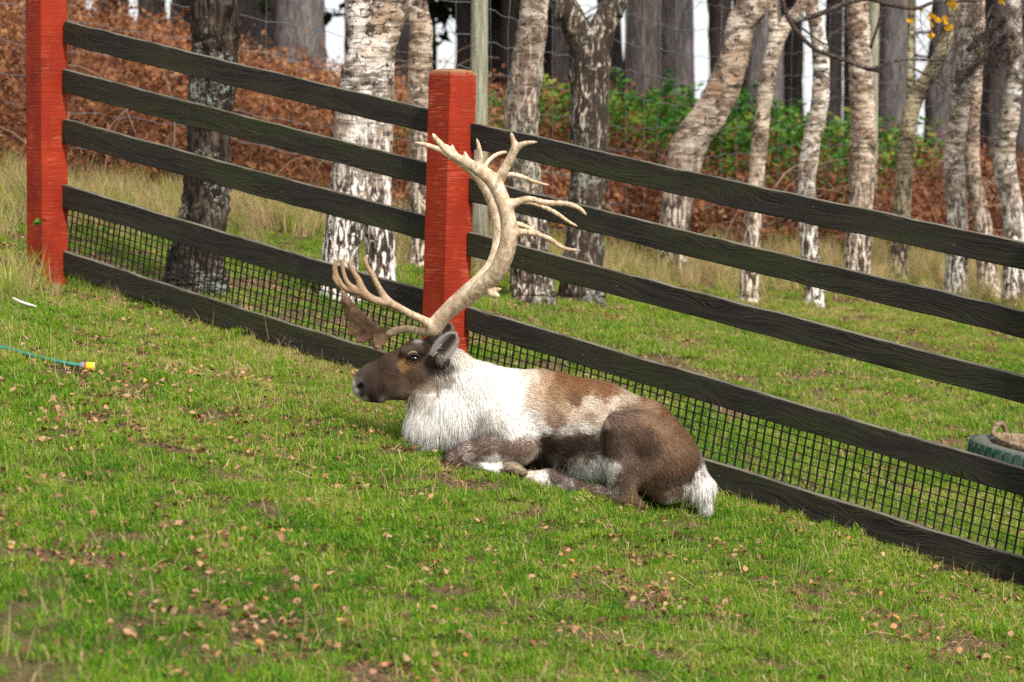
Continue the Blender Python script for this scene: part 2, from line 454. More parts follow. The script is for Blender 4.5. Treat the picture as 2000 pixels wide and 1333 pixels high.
# ================================================================== PADDOCK FENCE
YC2 = 13.8
FDIR = np.array((0.778, -0.628, 0)); FNB = np.array((0.628, 0.778, 0))     # along the fence to the right; away from the camera
C2 = P(880, 400, YC2)
def onfence(px, py, off=0.0):
    d = ray(px, py); o = np.array((0, 0, EYE)); p0 = np.array((C2[0], YC2, 0)) + FNB * off
    t = ((p0 - o) @ FNB) / (d @ FNB)
    return o + d * t
fence = thing('paddock_fence', hit(880, 800), 'red post and dark rail paddock fence with black netting behind the reindeer', 'fence')
def post(top_px, base_px, off=0.0, side=.186, yaw=-48):
    t, b = onfence(*top_px, off), onfence(*base_px, off)
    b = b + (b - t) * .12
    ax = (t - b); Lh = np.linalg.norm(ax); ax /= Lh
    a = math.radians(yaw); e1 = np.array((math.cos(a), math.sin(a), 0)); e1 -= ax * (e1 @ ax); e1 /= np.linalg.norm(e1); e2 = np.cross(ax, e1)
    prof = [(0, 1.0), (.3, 1.0), (.6, 1.0), (Lh - .3, 1.0), (Lh - .03, 1.0), (Lh - .008, .93), (Lh, .72), (Lh + .006, .35)]
    h = side / 2; bv = .006
    ring = [(-h + bv, -h), (h - bv, -h), (h, -h + bv), (h, h - bv), (h - bv, h), (-h + bv, h), (-h, h - bv), (-h, -h + bv)]
    V, F = [], []
    for z, s in prof:
        for x, y in ring: V.append(b + ax * z + e1 * x * s + e2 * y * s)
    for i in range(len(prof) - 1):
        for j in range(8):
            p, q = i * 8 + j, i * 8 + (j + 1) % 8; F.append((p, q, q + 8, p + 8))
    F.append(tuple(range((len(prof) - 1) * 8, len(prof) * 8)))
    o = part('post', np.array(V), F, MRED, fence, False)
    fattr(o.data, 'worn_skylit', np.repeat([0, 0, 0, 0, .5, 1.0, 1.1, 1.1], 8))
    return o
post((884.5, 137), (866, 805)).__setitem__('label', 'red painted square post behind the antlers')
post((90, -42), (93, 575)).__setitem__('label', 'red painted square post at the upper end of the fence')
post((2100, 385), (2086, 1195))
RAILS = [  # top-left, bottom-left, top-right, bottom-right in the photograph
    [(125,41),(125,86),(843,215),(843,262)], [(124,135),(124,181),(842,320),(842,365)], [(124,232),(124,279),(841,424),(841,472)],
    [(123,362),(123,407),(838,570),(838,618)], [(122,491),(122,536),(836,716),(836,765)],
    [(917,239),(917,289),(2086,494),(2086,547)], [(915,347),(915,393),(2086,629),(2086,682)], [(914,453),(914,499),(2086,758),(2086,811)],
    [(912,600),(912,646),(2086,941),(2086,996)], [(908,750),(908,800),(2086,1117),(2086,1173)]]
RTH = .042
def rail(q, seed):
    r = np.random.default_rng(seed)
    TL, BL, TR, BR = [onfence(*p, .035) for p in q]
    n = 26; V = []; UV = []; W = []
    L = np.linalg.norm(TR - TL)
    for i in range(n + 1):
        t = i / n
        top = TL + (TR - TL) * t; bot = BL + (BR - BL) * t
        sag = -.006 * math.sin(math.pi * t) + r.normal() * .0013
        top = top + np.array((0, 0, sag + r.normal() * .0012)); bot = bot + np.array((0, 0, sag + r.normal() * .0016))
        warp = FNB * (.006 * math.sin(2.2 * math.pi * t + seed))
        hgt = np.linalg.norm(top - bot); up = (top - bot) / hgt; e = .004
        prof = [(0, e), (0, hgt - e), (e, hgt), (RTH - e, hgt), (RTH, hgt - e), (RTH, e), (RTH - e, 0), (e, 0)]
        for d, z in prof: V.append(bot + up * z + FNB * d + warp)
        for k, (d, z) in enumerate(prof):
            UV.append((t * L, z + d)); W.append(1.0 if k in (2, 3) else (.55 if k in (1, 4) else 0.0))
    F = []
    for i in range(n):
        for j in range(8):
            a, b = i * 8 + j, i * 8 + (j + 1) % 8; F.append((a, a + 8, b + 8, b))
    F.append(tuple(range(8))); F.append(tuple(range(n * 8 + 7, n * 8 - 1, -1)))
    o = part('rail', np.array(V), F, MRAIL, fence, False)
    me = o.data; fattr(me, 'worn_skylit', W)
    uvl = me.uv_layers.new(name='UVMap'); vi = np.zeros(len(me.loops), np.int32); me.loops.foreach_get('vertex_index', vi)
    uvl.data.foreach_set('uv', np.array(UV, np.float32)[vi].ravel())
    return o
for i, q in enumerate(RAILS): rail(q, i + 3)
def netting(q4, q5, x0, x1):
    """plastic net, strands square to the rails, fixed behind the two lowest rails"""
    a0, a1 = onfence(*q4[1], .079), onfence(*q4[3], .079)
    b0, b1 = onfence(*q5[1], .079), onfence(*q5[3], .079)
    e = (a1 - a0); L = np.linalg.norm(e); e /= L
    dn = np.cross(e, FNB); dn /= np.linalg.norm(dn)
    if dn[2] > 0: dn = -dn
    org = a0 - dn * .05
    H0 = (b0 - a0) @ dn + .05 + .012; H1 = (b1 - a1) @ dn + .05 + .012
    mb = MB(); r = np.random.default_rng(5)
    def strand(p, q, w):
        n = 5; pts = np.array([p + (q - p) * t + FNB * r.normal() * .0015 for t in np.linspace(0, 1, n)])
        V, F = tube(pts, w, 4, True); mb.add(V, F)
    st = .048; sk = .25
    m = int(L / st)
    for i in range(-4, m + 5):
        s = i * st; 
        if s < .02 or s > L - .02: pass
        s0 = min(max(s, 0.005), L - .005); Hs = H0 + (H1 - H0) * s0 / L
        strand(org + e * s0, org + e * s0 + dn * Hs, .0044 + .0008 * r.random())
    k = 0.0; hs = .041
    while k < max(H0, H1):
        strand(org + dn * k, org + dn * k * (1) + e * L, .0029) if k < min(H0, H1) else None
        # a few metres long: sample it so that it sags a little
        k += hs
    V, F = mb.out()
    o = part('netting', V, F, MNET, fence, True); tag(o, kind='stuff')
netting(RAILS[3], RAILS[4], 125, 838); netting(RAILS[8], RAILS[9], 912, 2086)

# ================================================================== TREES
def trunk_mesh(pts, seed, nseg=22, rough=.03, ring=.05):
    """pts rows: x y z r; densely ringed and knobbly"""
    pts = np.asarray(pts, float)
    L = np.linalg.norm(np.diff(pts[:, :3], axis=0), axis=1).sum()
    q = resample(pts, max(12, int(L / ring)))
    q[:, 3] = np.maximum(q[:, 3], .004)
    r = np.random.default_rng(seed)
    V, F = tube(q[:, :3], q[:, 3], nseg, True)
    C = np.repeat(q[:, :3], nseg, axis=0); D = V - C
    ang = np.tile(np.arange(nseg), len(q)) / nseg * 2 * np.pi; s = np.repeat(np.arange(len(q)) * ring, nseg)
    f = np.zeros(len(V))
    for k in range(7):
        m, w, ph = r.integers(1, 6), r.uniform(1.5, 14), r.uniform(0, 6.28, 2)
        f += np.sin(m * ang + ph[0]) * np.sin(w * s + ph[1])
    f = rough * (f / 2 + .8 * r.normal(size=len(V)))
    V = C + D * (1 + f)[:, None]
    return V, F
def twigs(mb, start, direc, L, r0, depth, r, droop=.15, leaves=None):
    n = 5; p = np.array(start, float); d = np.array(direc, float); pts = [p.copy()]
    for i in range(n):
        d = d + r.normal(size=3) * .17 + np.array((0, 0, -droop * (depth < 2))); d /= np.linalg.norm(d)
        p = p + d * L / n; pts.append(p.copy())
    V, F = tube(pts, np.linspace(r0, r0 * .35, n + 1), 5 if depth else 3); mb.add(V, F)
    if leaves is not None and depth == 0: leaves.append(pts[-1])
    if depth:
        for k in range(4):
            j = r.integers(1, n + 1); q = pts[j]
            dd = d + r.normal(size=3) * .75; dd /= np.linalg.norm(dd)
            twigs(mb, q, dd, L * r.uniform(.45, .7), r0 * .45, depth - 1, r, droop, leaves)
def crown_mesh(seed):
    """bare birch crown: limbs and twigs rising from the trunk top, unit size about 3.5 m"""
    r = np.random.default_rng(seed); mb = MB()
    for k in range(6):
        a = k * 1.05 + r.normal() * .2; z = .15 + .5 * k / 6
        twigs(mb, (0, 0, z), (math.cos(a) * .7, math.sin(a) * .7, 1.0), 2.0 + r.random() * .6, .03, 3, r, .02)
    V, F = mb.out(); return mesh('birch_crown', V, F, MTWIG)
CROWNS = [crown_mesh(s) for s in (11, 12, 13)]
LEAF2D = np.array([(0, 0), (.25, .32), (.55, .36), (1, 0), (.55, -.36), (.25, -.32)])
def leaf_mesh(name, mat, size, curl, seed):
    r = np.random.default_rng(seed)
    V = np.c_[LEAF2D * size, curl * size * (LEAF2D[:, 1] ** 2 * 3 + (LEAF2D[:, 0] - .5) ** 2 * r.uniform(-.5, 1.2))]
    V[:, 0] -= size * .5
    V[:, 2] -= V[:, 2].min()
    m = V[[0, 3]].mean(0); m[2] = V[[0, 3], 2].mean() - curl * size * .05
    V = np.vstack([V, m])
    return mesh(name, V, [(0, 5, 6), (5, 4, 6), (4, 3, 6), (3, 2, 6), (2, 1, 6), (1, 0, 6)], mat)
def tree(name, spec, Y, label, mat=MBIRCH, limbs=(), seed=0, cat='tree', group=None, flare=1.35, extra_h=4.0, moss=None, dY=0.0, nseg=22, rough=.03):
    """spec rows: px, py, width in px, traced on the trunk and stood at distance Y on the ground"""
    b = P(spec[0][0], spec[0][1], Y)
    base = np.array((b[0], Y, gz1(b[0], Y)))
    t = thing(name, base, label, cat, group)
    rows = []
    for i, (px, py, w) in enumerate(spec):
        p = P(px, py, Y + dY * i); rows.append((*p, w / 2 * (Y + dY * i) / FPX))
    rows = np.array(rows)
    foot = rows[0].copy(); foot[2] = base[2] - .12; foot[3] *= flare
    mid = rows[0].copy(); mid[2] = max(base[2] + .05, rows[0][2]); mid[3] *= 1.08
    rows[0][2] += .12
    d = rows[-1] - rows[-2]; d[:3] /= np.linalg.norm(d[:3])
    d[:3] = d[:3] * .6 + np.array((0, 0, .4)); top = []
    for k in (1, 2, 3):
        q = rows[-1].copy(); q[:3] += d[:3] * extra_h * k / 3; q[3] *= (1 - .2 * k); top.append(q)
    if extra_h <= 0: top = []
    allr = np.vstack([foot, mid, rows] + ([top] if top else []))
    V, F = trunk_mesh(allr, seed + 50, nseg, rough)
    o = part('trunk', V, F, mat, t); fattr(o.data, 'hgt', V[:, 2] - base[2])
    for lb in limbs:
        lr = np.array([(*P(a, c, Y + lb[1]), w / 2 * Y / FPX) for a, c, w in lb[0]])
        if lb[2] > 0:
            dd = lr[-1] - lr[-2]; dd[:3] /= np.linalg.norm(dd[:3]); q = lr[-1].copy(); q[:3] += dd[:3] * lb[2] + np.array((0, 0, .3)); q[3] *= .45
            lr = np.vstack([lr, q])
        V, F = trunk_mesh(lr, seed + 77, 14, .03)
        o = part('limb', V, F, lb[3] if len(lb) > 3 else mat, t); fattr(o.data, 'hgt', V[:, 2] - base[2])
    if extra_h > 0:
        c = link('crown', CROWNS[seed % 3], t); q = top[-1][:3] - np.array(t.location)
        c.location = q - np.array((0, 0, .35)); c.rotation_euler = (0, 0, seed * 1.7)
    if moss:
        r0 = rows[0][3]; mc = base + np.array((moss[0] * r0, -.35 * r0, 0)); mr = moss[1] * r0
        V, F = trunk_mesh(np.array([(*(mc + (0, 0, -.08)), mr * 1.1), (*mc, mr), (*(mc + (-.2 * moss[0] * r0, .1 * r0, moss[2] * .5)), mr * .85), (*(mc + (-.35 * moss[0] * r0, .2 * r0, moss[2])), mr * .4)]), seed + 5, 24, .12, .018)
        part('moss', V, F, MMOSS, t)
    return t
G_B = None
tree('rough_barked_tree', [(383,575,122),(384,500,106),(400,400,94),(408,300,88),(413,200,90),(419,100,92),(422,-10,96)], 16.5,
     'rough dark brown trunk flecked with grey lichen beside the end red post', MBARK, seed=1, flare=1.25, rough=.045)
tree('birch_tree', [(663,600,74),(664,500,72),(680,400,80),(692,300,84),(703,200,88),(720,120,90),(745,50,78),(776,-20,72)], 17.3,
     'thick white birch with brown bark ridges, leaning, just left of central red post', MBIRCH, seed=2,
     limbs=[([(716,140,60),(708,70,60),(700,0,54),(694,-40,50)], .05, 3.0)])
tree('birch_tree', [(744,600,62),(742,480,58),(735,380,60),(736,300,60),(740,200,58),(745,90,50),(748,-10,44)], 17.9,
     'straight white birch standing close behind the leaning thick birch', MBIRCH, seed=3)
tree('birch_tree', [(826,520,52),(826,400,50),(824,290,48),(821,200,47),(820,130,47),(823,60,45),(812,-10,40)], 20.5,
     'pale birch trunk half hidden behind the central red post', MBIRCH_TAN, seed=4)
tree('birch_tree', [(1038,597,88),(1036,500,76),(1030,400,70),(1021,300,66),(1020,200,66),(1034,100,62),(1044,-10,54)], 19.5,
     'thick tan and white birch with mossy foot right of the central red post', mat_birch('birch_bark_shaggy', (.56, .48, .39), (.27, .18, .12), base_h=1.7, lich=.5, thr=.04), seed=5, moss=(-.75, .5, .11), rough=.04)
tree('birch_tree', [(1136,593,88),(1143,450,74),(1148,330,70),(1151,200,74),(1151,120,80),(1150,70,70)], 20.5,
     'dark lichen covered birch whose trunk forks into two in a Y', MBIRCH_OLD, seed=6, extra_h=0, rough=.045,
     limbs=[([(1146,110,64),(1122,50,54),(1098,0,50),(1082,-40,46)], 0, 3.2), ([(1155,110,64),(1180,50,52),(1201,0,48),(1216,-40,44)], .02, 3.0)])
tree('birch_tree', [(1312,553,62),(1316,480,58),(1321,408,60),(1345,288,70),(1397,206,66),(1432,120,58),(1447,48,54),(1478,-15,60)], 25,
     'birch with a trunk bent strongly sideways above the top rail', MBIRCH_TAN, seed=7, rough=.045)
g = tree('birch_tree', [(1463,590,40),(1468,456,35),(1480,312,32),(1494,192,31),(1511,100,30),(1538,43,27),(1572,-6,24)], 23,
     'slender birch curving over and carrying the long bare arching branch', MBIRCH_TAN, seed=8,
     limbs=[([(1512,110,20),(1510,50,20),(1508,0,18)], 0, 1.2),
            ([(1520,-30,9),(1530,10,9),(1548,50,9),(1590,95,8),(1645,116,7.5),(1690,134,7),(1716,140,6)], -.5, 0, MTWIG),
            ([(1690,134,6),(1716,132,7),(1740,122,6),(1770,116,5),(1810,118,5),(1840,117,3.5),(1862,126,2)], -.52, 0, MTWIG),
            ([(1765,126,4.5),(1800,142,4),(1835,163,3.5),(1862,188,3),(1876,207,2)], -.53, 0, MTWIG),
            ([(1800,142,3),(1835,150,2.6),(1880,151,2)], -.53, 0, MTWIG),
            ([(1540,44,8),(1590,32,10),(1640,12,9),(1690,-2,9),(1740,10,8),(1790,17,7.5),(1830,4,6),(1920,2,5)], -.3, 0, MTWIG),
            ([(1724,14,6),(1716,45,5.5),(1700,95,6)], -.3, 0, MTWIG),
            ([(1862,186,3),(1900,195,2.4),(1945,216,2)], -.53, 0, MTWIG),
            ([(1560,50,4),(1600,80,3.5),(1650,105,2)], -.45, 0, MTWIG)])
rl = np.random.default_rng(3)
YL = leaf_mesh('yellow_leaf', MYELLOW, .062, .3, 1)
for (px, py) in [(1775,48),(1801,19),(1822,28),(1816,38),(1828,33),(1821,52),(1824,66),(1822,72),(1848,50),(1848,60),(1855,54),(1847,37),(1860,10),(1856,4),(1863,12),(1833,40),(1958,4)]:
    for k in range(2):
        p = P(px + rl.normal() * 3, py + rl.normal() * 3, 22.6) - np.array(g.location)
        o = link('leaf', YL, g); o.location = p; o.rotation_euler = (rl.uniform(.9, 2.2), rl.uniform(-.6, .6), rl.uniform(0, 6.28)); o.scale = (1.0,) * 3
# hanging twigs that carry those leaves and the twiggy tangle in the corner
mb = MB()
for (px, py) in [(1778,18),(1800,10),(1822,8),(1835,6),(1850,2),(1862,2)]:
    p = P(px, py, 22.62); twigs(mb, p, (rl.normal() * .3, 0, -1), .34, .005, 1, rl, .1)
V, F = mb.out(); part('twig', V, F, MTWIG, g)
tree('birch_tree', [(1594,600,44),(1582,500,37),(1576,360,35),(1586,274,36),(1601,202,34),(1603,120,32),(1594,48,29),(1582,-10,27)], 23.5,
     'wavy white birch with a bright mossy foot beside the slender arching birch', MBIRCH, seed=9, moss=(.95, .6, .16), rough=.04)
tree('birch_tree', [(1672,562,54),(1679,432,50),(1686,288,50),(1684,192,47),(1679,96,44),(1674,-10,41)], 26,
     'stout upright birch of peeling white and rusty bark', MBIRCH_TAN, seed=10, rough=.04)
tree('birch_tree', [(1754,553,39),(1761,408,34),(1770,288,33),(1782,211,31),(1816,144,27),(1845,86,25),(1866,0,23)], 27,
     'yellowish birch leaning right with a thin upright side stem', mat_birch('birch_bark_olive', (.52, .46, .30), (.34, .26, .15)), seed=11,
     limbs=[([(1779,225,16),(1777,150,15),(1779,60,13),(1780,-10,12)], .05, 2.0)])
kt = tree('birch_tree', [(1867,580,46),(1869,432,41),(1864,312,40),(1878,192,36),(1886,96,32),(1893,-10,29)], 26.5,
     'white birch with a dark side branch rising to the right', MBIRCH, seed=12,
     limbs=[([(1868,166,16),(1885,150,12),(1920,115,9),(1960,82,8),(2005,45,7)], -.3, 1.0, MTWIG), ([(1890,100,14),(1920,70,13),(1960,45,12),(2010,22,11)], -.4, 1.2, MTWIG)])
mb = MB()
for i in range(46):
    px, py = rl.uniform(1860, 2030), rl.uniform(-5, 90)
    twigs(mb, P(px, py, 26.0 + rl.uniform(-.5, .3)), (rl.normal() * .5, rl.normal() * .3, -.8), rl.uniform(.4, .9), .0065, 2, rl, .15)
V, F = mb.out(); part('twig', V, F, MTWIG, kt)
tree('birch_tree', [(1931,595,46),(1924,480,37),(1912,400,33),(1899,336,31),(1900,240,28),(1908,120,26),(1912,-10,24)], 27.2,
     'birch kinked low down, standing between two straighter white birches', MBIRCH_TAN, seed=13)
tree('birch_tree', [(1984,606,54),(1980,432,44),(1961,312,43),(1974,216,36),(1983,120,31),(1979,-10,28)], 26,
     'shaggy white birch with thick green moss round its foot', MBIRCH, seed=14, moss=(0, .95, .22), rough=.04)
tree('birch_tree', [(2075,610,50),(2070,430,44),(2080,250,40),(2090,100,36),(2095,-10,33)], 25,
     'white birch standing past the mossy shaggy birch', MBIRCH, seed=15)

# ------------------------------------------------------------------ pines on the ridge
def pine_trunk(seed):
    r = np.random.default_rng(seed); z = np.linspace(-.5, 15, 8)
    q = np.c_[r.normal(size=8) * .05, r.normal(size=8) * .05, z, np.linspace(.5, .22, 8)]; q[0, 3] = .62
    V, F = trunk_mesh(q, seed, 18, .03, .14); return V, F
def pine_crown(seed, z0, z1, n):
    r = np.random.default_rng(seed); V, F = [], []
    bv = []
    for k in range(n):
        t = r.random() ** .8; z = z0 + (z1 - z0) * t; R = (2.6 * (1 - t) + .5) * math.sqrt(r.random()); a = r.uniform(0, 6.28)
        c = np.array((R * math.cos(a), R * math.sin(a), z - R * .18)); b = r.random()
        for m in range(7):
            d = r.normal(size=3); d /= np.linalg.norm(d); e = np.cross(d, r.normal(size=3)); e /= np.linalg.norm(e)
            l = r.uniform(.12, .3); i = len(V)
            V += [c + r.normal(size=3) * .12 - e * .035, c + d * l, c + e * .045 + r.normal(size=3) * .03]; F.append((i, i + 1, i + 2)); bv += [b] * 3
    mb = MB()
    me = mesh('pine_crown', V, F, MNEEDLE, False); fattr(me, 'bv', bv); return me
def pine_branches(seed):
    r = np.random.default_rng(seed); mb = MB()
    twigs(mb, (.2, 0, 0), (1, 0, -.1), r.uniform(1.1, 2.0), .03, 1, r, .08)
    V, F = mb.out(); return mesh('dead_branches', V, F, MTWIG)
PT = [pine_trunk(s) for s in (21, 22, 23)]
PTM = [mesh('pine_trunk', *PT[0], MPINE), mesh('pine_trunk', *PT[1], MPINE2), mesh('pine_trunk', *PT[2], MPINE)]
PCM = [pine_crown(31, 7.5, 17, 700), pine_crown(32, 7.0, 16.5, 700), pine_crown(33, 2.6, 16, 1500)]
PBM = [pine_branches(41), pine_branches(42), pine_branches(43)]
PINES = [(483,34,44,1,0),(527,58,48,0,0),(583,84,42,2,0),(619,40,50,1,0),(690,34,46,1,0),(778,40,45,1,2),(842,30,50,1,2),(905,36,47,1,0),
         (965,44,51,1,2),(1000,40,46,1,0),(1072,34,48,1,0),(1100,40,44,0,0),(1205,44,46,1,0),(1248,66,42,1,0),(1312,76,44,0,0),(1345,30,52,1,0),(1412,46,46,1,0),
         (1450,40,50,0,0),(1486,66,41,0,0),(1535,54,48,1,0),(1625,34,46,1,0),(1655,20,55,0,0),(1712,40,50,1,0),(1745,56,43,0,0),(1772,34,52,1,0),
         (1843,58,44,0,0),(1890,40,47,1,0),(1925,34,52,1,0),(1955,44,46,0,0),(2005,50,44,0,0),(2090,60,45,1,0),(2180,60,48,0,0),(2290,60,44,1,0),
         (430,44,47,1,0),(370,60,52,0,0),(300,50,46,1,0),(215,60,54,0,0),(120,70,50,1,0),(20,60,46,2,0),(-90,60,52,0,0),(-200,60,48,1,0)]
PN = {483:'slim dark pine close beside the rough barked lichen tree', 527:'grey pine between the rough barked tree and the broadest grey pine', 583:'broadest pale grey pine rising out of the orange bracken',
 619:'dark narrow pine touching the broadest grey pine', 690:'dark pine hidden by the thick leaning white birch', 778:'dark pine with low green boughs between the white birches', 842:'thin dark pine with low boughs behind the half hidden pale birch',
 905:'dark pine beside the tall wire fence post', 965:'dark pine with low green boughs behind the pale round fence post', 1000:'dark pine behind the thick tan birch with mossy foot', 1072:'dark pine between the tan mossy birch and the forked birch',
 1100:'grey pine behind the left arm of the forked birch', 1205:'dark pine behind the right arm of the forked birch', 1248:'wide dark pine above the green ferns next to the forked birch', 1312:'widest grey pine above the green ferns', 1345:'thin dark pine at the edge of the widest fern side pine',
 1412:'dark pine behind the top of the bent birch', 1450:'grey pine between the bent birch and the slender arching birch', 1486:'wide grey pine behind the slender arching birch', 1535:'dark pine between the slender arching birch and the wavy birch',
 1625:'dark pine between the wavy white birch and the stout upright birch', 1655:'thin far grey pine beside the stout upright birch', 1712:'dark pine behind the pale fence post by the stout birch', 1745:'wide grey pine between the stout birch and the yellowish birch', 1772:'thin dark pine behind the side stem of the yellowish birch',
 1843:'wide grey pine behind the leaning top of the yellowish birch', 1890:'dark pine behind the birch with the dark side branch', 1925:'narrow dark pine behind the birch kinked low down', 1955:'grey pine behind the twiggy tangle of birch branches', 2005:'grey pine behind the shaggy moss footed birch'}
PDEF = {0: 'grey barked pine standing on the wooded ridge outside the birch row', 1: 'dark brown pine standing on the wooded ridge outside the birch row', 2: 'pale grey pine standing on the wooded ridge outside the birch row'}
for i, (px, w, Y, kd, cr) in enumerate(PINES):
    b = P(px, 200, Y); z = gz1(b[0], Y)
    t = thing('pine_tree', (b[0], Y, z), PN.get(px, PDEF[kd]), 'tree', 'pines on the ridge')
    s = (w / 2 * Y / FPX) / .42
    o = link('trunk', PTM[kd], t); o.scale = (s, s, 1); o.rotation_euler = (random.gauss(0, .012), random.gauss(0, .016), i * 2.1)
    o = link('crown', PCM[2 if cr == 2 else i % 2], t); o.rotation_euler = (0, 0, i * 1.3)
    for m in range(4):
        o = link('branch', PBM[(i + m) % 3], t); o.rotation_euler = (0, 0, i * 2.9 + m * 1.7); o.location = (0, 0, 3.4 + 1.3 * m + random.uniform(-.5, .5))

# ================================================================== WIRE FENCE at the wood's edge
WF = [np.array((-9.5, 20.3)), np.array(P(936, 300, 22)[:2]), np.array(P(1704, 300, 31)[:2]), np.array((12.5, 34.0))]
wf = thing('wire_fence', (WF[1][0], WF[1][1], gz1(*WF[1])), 'tall galvanised wire deer fence on pale round posts before the bracken', 'fence')
def wpost(p, h, r, seed):
    z = gz1(*p); V, F = trunk_mesh(np.array([(p[0], p[1], z - .3, r), (p[0], p[1], z + h * .5, r), (p[0] + .01, p[1], z + h, r * .97)]), seed, 16, .012, .1)
    part('post', V, F, MPOSTWOOD, wf)
wpost(WF[1], 3.2, .074, 1); wpost(WF[2], 4.4, .062, 2); wpost(WF[0], 3.0, .07, 3); wpost(WF[3], 3.0, .07, 4)
wpost(WF[0] * .5 + WF[1] * .5 + np.array((-.9, 0)), 2.6, .05, 5)
rw = np.random.default_rng(9)
line = []
for a, b in zip(WF[:-1], WF[1:]):
    n = int(np.linalg.norm(b - a) / .1)
    line += [a + (b - a) * t for t in np.arange(n) / n]
line = np.array(line); lz = gz(line[:, 0], line[:, 1], False)
k5 = np.ones(31) / 31; lz = np.convolve(np.pad(lz, 15, mode='edge'), k5, 'valid')
for k in range(11):
    h = .12 + k * .26
    ph = rw.uniform(0, 6, 3)
    s = np.arange(len(line)) * .1
    z = lz + h + .012 * np.sin(s * 18 + ph[0]) + .02 * np.sin(s * 1.3 + ph[1]) + .015 * np.sin(s * 3.1 + ph[2])
    V, F = tube(np.c_[line, z], .0028, 3); part('wire', V, F, MWIRE, wf)
mb = MB()
for i in range(3, len(line), 4):
    p = line[i]; dx = rw.normal() * .008
    zz = np.array([.12, .7, 1.4, 2.1, 2.72])
    V, F = tube(np.c_[p[0] + rw.normal(size=5) * .01, np.full(5, p[1]), lz[i] + zz], .0022, 3); mb.add(V, F)
V, F = mb.out(); tag(part('stay_wires', V, F, MWIRE, wf), kind='stuff')

# ================================================================== UNDERGROWTH
def frond_mesh(seed, mat, L=.75, green=False):
    """a fern frond: arching stalk with paired, toothed side leaflets"""
    r = np.random.default_rng(seed); V, F, B = [], [], []
    n = 16; up = r.uniform(.5, 1.1)
    s = np.linspace(0, 1, n); ax = np.c_[s * L * .8, r.normal() * .05 * s ** 2, L * (up * s - (up * .75 + .15) * s ** 2)]
    for i in range(n - 1):
        k = len(V); w = .004
        V += [ax[i] + (0, -w, 0), ax[i] + (0, w, 0), ax[i + 1] + (0, w, 0), ax[i + 1] + (0, -w, 0)]; F.append((k, k + 1, k + 2, k + 3)); B += [.2] * 4
        if i < 3: continue
        for sd in (-1, 1):
            ln = L * .34 * (1 - (i - 3) / (n - 3)) ** .8 * r.uniform(.75, 1.1)
            d = np.array((.45, sd * 1.0, -r.uniform(.1, .55))); d += r.normal(size=3) * .15; d /= np.linalg.norm(d)
            q = np.cross(d, (0, 0, 1.0)); q /= np.linalg.norm(q); b = r.random()
            m = 4
            for j in range(m):
                a0 = ax[i] + d * ln * j / m + np.array((0, 0, -.05 * (j / m) ** 2)); wd = ln * .17 * (1 - j / m) + .004
                for sg in (-1, 1):
                    k = len(V); V += [a0, a0 + d * ln / m * 1.05, a0 + d * ln / m * .75 + q * sg * wd + np.array((0, 0, r.normal() * .012))]
                    F.append((k, k + 1, k + 2)); B += [b] * 3
    me = mesh('frond', V, F, mat, False); fattr(me, 'bv', B); return me
def scrub_mesh(seed, mat, H=.7, nl=110, sz=.05):
    """a twiggy clump hung with dry leaves"""
    r = np.random.default_rng(seed); V, F, B = [], [], []
    for k in range(9):
        a = r.uniform(0, 6.28); tip = np.array((math.cos(a) * .35 * r.random(), math.sin(a) * .35 * r.random(), H * r.uniform(.5, 1.0)))
        w = .004; i = len(V); V += [np.array((w, 0, 0.)), np.array((-w, 0, 0.)), tip]; F.append((i, i + 1, i + 2)); B += [0.0] * 3
    for k in range(nl):
        c = r.normal(size=3) * (.22, .22, H * .28) + (0, 0, H * .48); c[2] = max(.02, c[2])
        d = r.normal(size=3); d /= np.linalg.norm(d); e = np.cross(d, r.normal(size=3)); e /= np.linalg.norm(e); s = sz * r.uniform(.6, 1.4); b = r.random()
        i = len(V); V += [c, c + d * s * .5 + e * s * .36, c + d * s, c + d * s * .5 - e * s * .36]; F += [(i, i + 1, i + 2), (i, i + 2, i + 3)]; B += [b] * 4
    me = mesh('scrub', V, F, mat, False); fattr(me, 'bv', B); return me
LB = make_lib('frond_lib', [frond_mesh(s, MBRACKEN, .8) for s in range(5)])
LS = make_lib('scrub_lib', [scrub_mesh(s + 20, MBRACKEN, .65, 120, .055) for s in range(5)])
def region(n, ymin, ymax, seed, fx=.24, pad=2.0):
    r = np.random.default_rng(seed)
    y = np.sqrt(r.uniform(ymin ** 2, ymax ** 2, n)); x = r.uniform(-1, 1, n) * (fx * y + pad)
    return x, y, r
def pxx(x, y): return 1000 + FPX * x / y
def bank_start(x):      # where the lawn and rough grass end and the bracken bank begins
    return np.interp(x, [-9, -4.2, -1.5, 0, 1.5, 3.2, 5.5, 9], [20.3, 20.6, 22.6, 24.2, 26.0, 28.2, 29.6, 31.0])
x, y, r = region(26000, 20, 46, 1)
den = np.clip((y - bank_start(x)) / 1.2, 0, 1) * np.clip((47 - y) / 10, .15, 1)
keep = r.random(len(x)) < den * .55
x, y = x[keep], y[keep]; n = len(x)
px = pxx(x, y)
isf = r.random(n) < np.clip(.22 + .62 * ((px > 430) & (px < 1050)) * (y > 26) + .25 * (y > 31), 0, .85)
tint = np.clip(.40 + .2 * (vnoise(x, y, .7, 3) - .5) + .12 * r.normal(size=n) + .22 * isf - .10 * (px > 1050) + .10 * ((px > 430) & (px < 1050) & (y > 27)), 0.02, 1)
pos = np.c_[x, y, gz(x, y) - .03]
rot = np.c_[r.normal(size=n) * .2, r.normal(size=n) * .2, r.uniform(0, 6.28, n)]
scl = r.uniform(.75, 1.35, n) * np.where(isf, 1.15, 1.0)
scatter('bracken', LB, 5, pos[isf], rot[isf], scl[isf] * 1.05, tint[isf], 'dead orange bracken fronds on the bank under the pines', 'bracken')
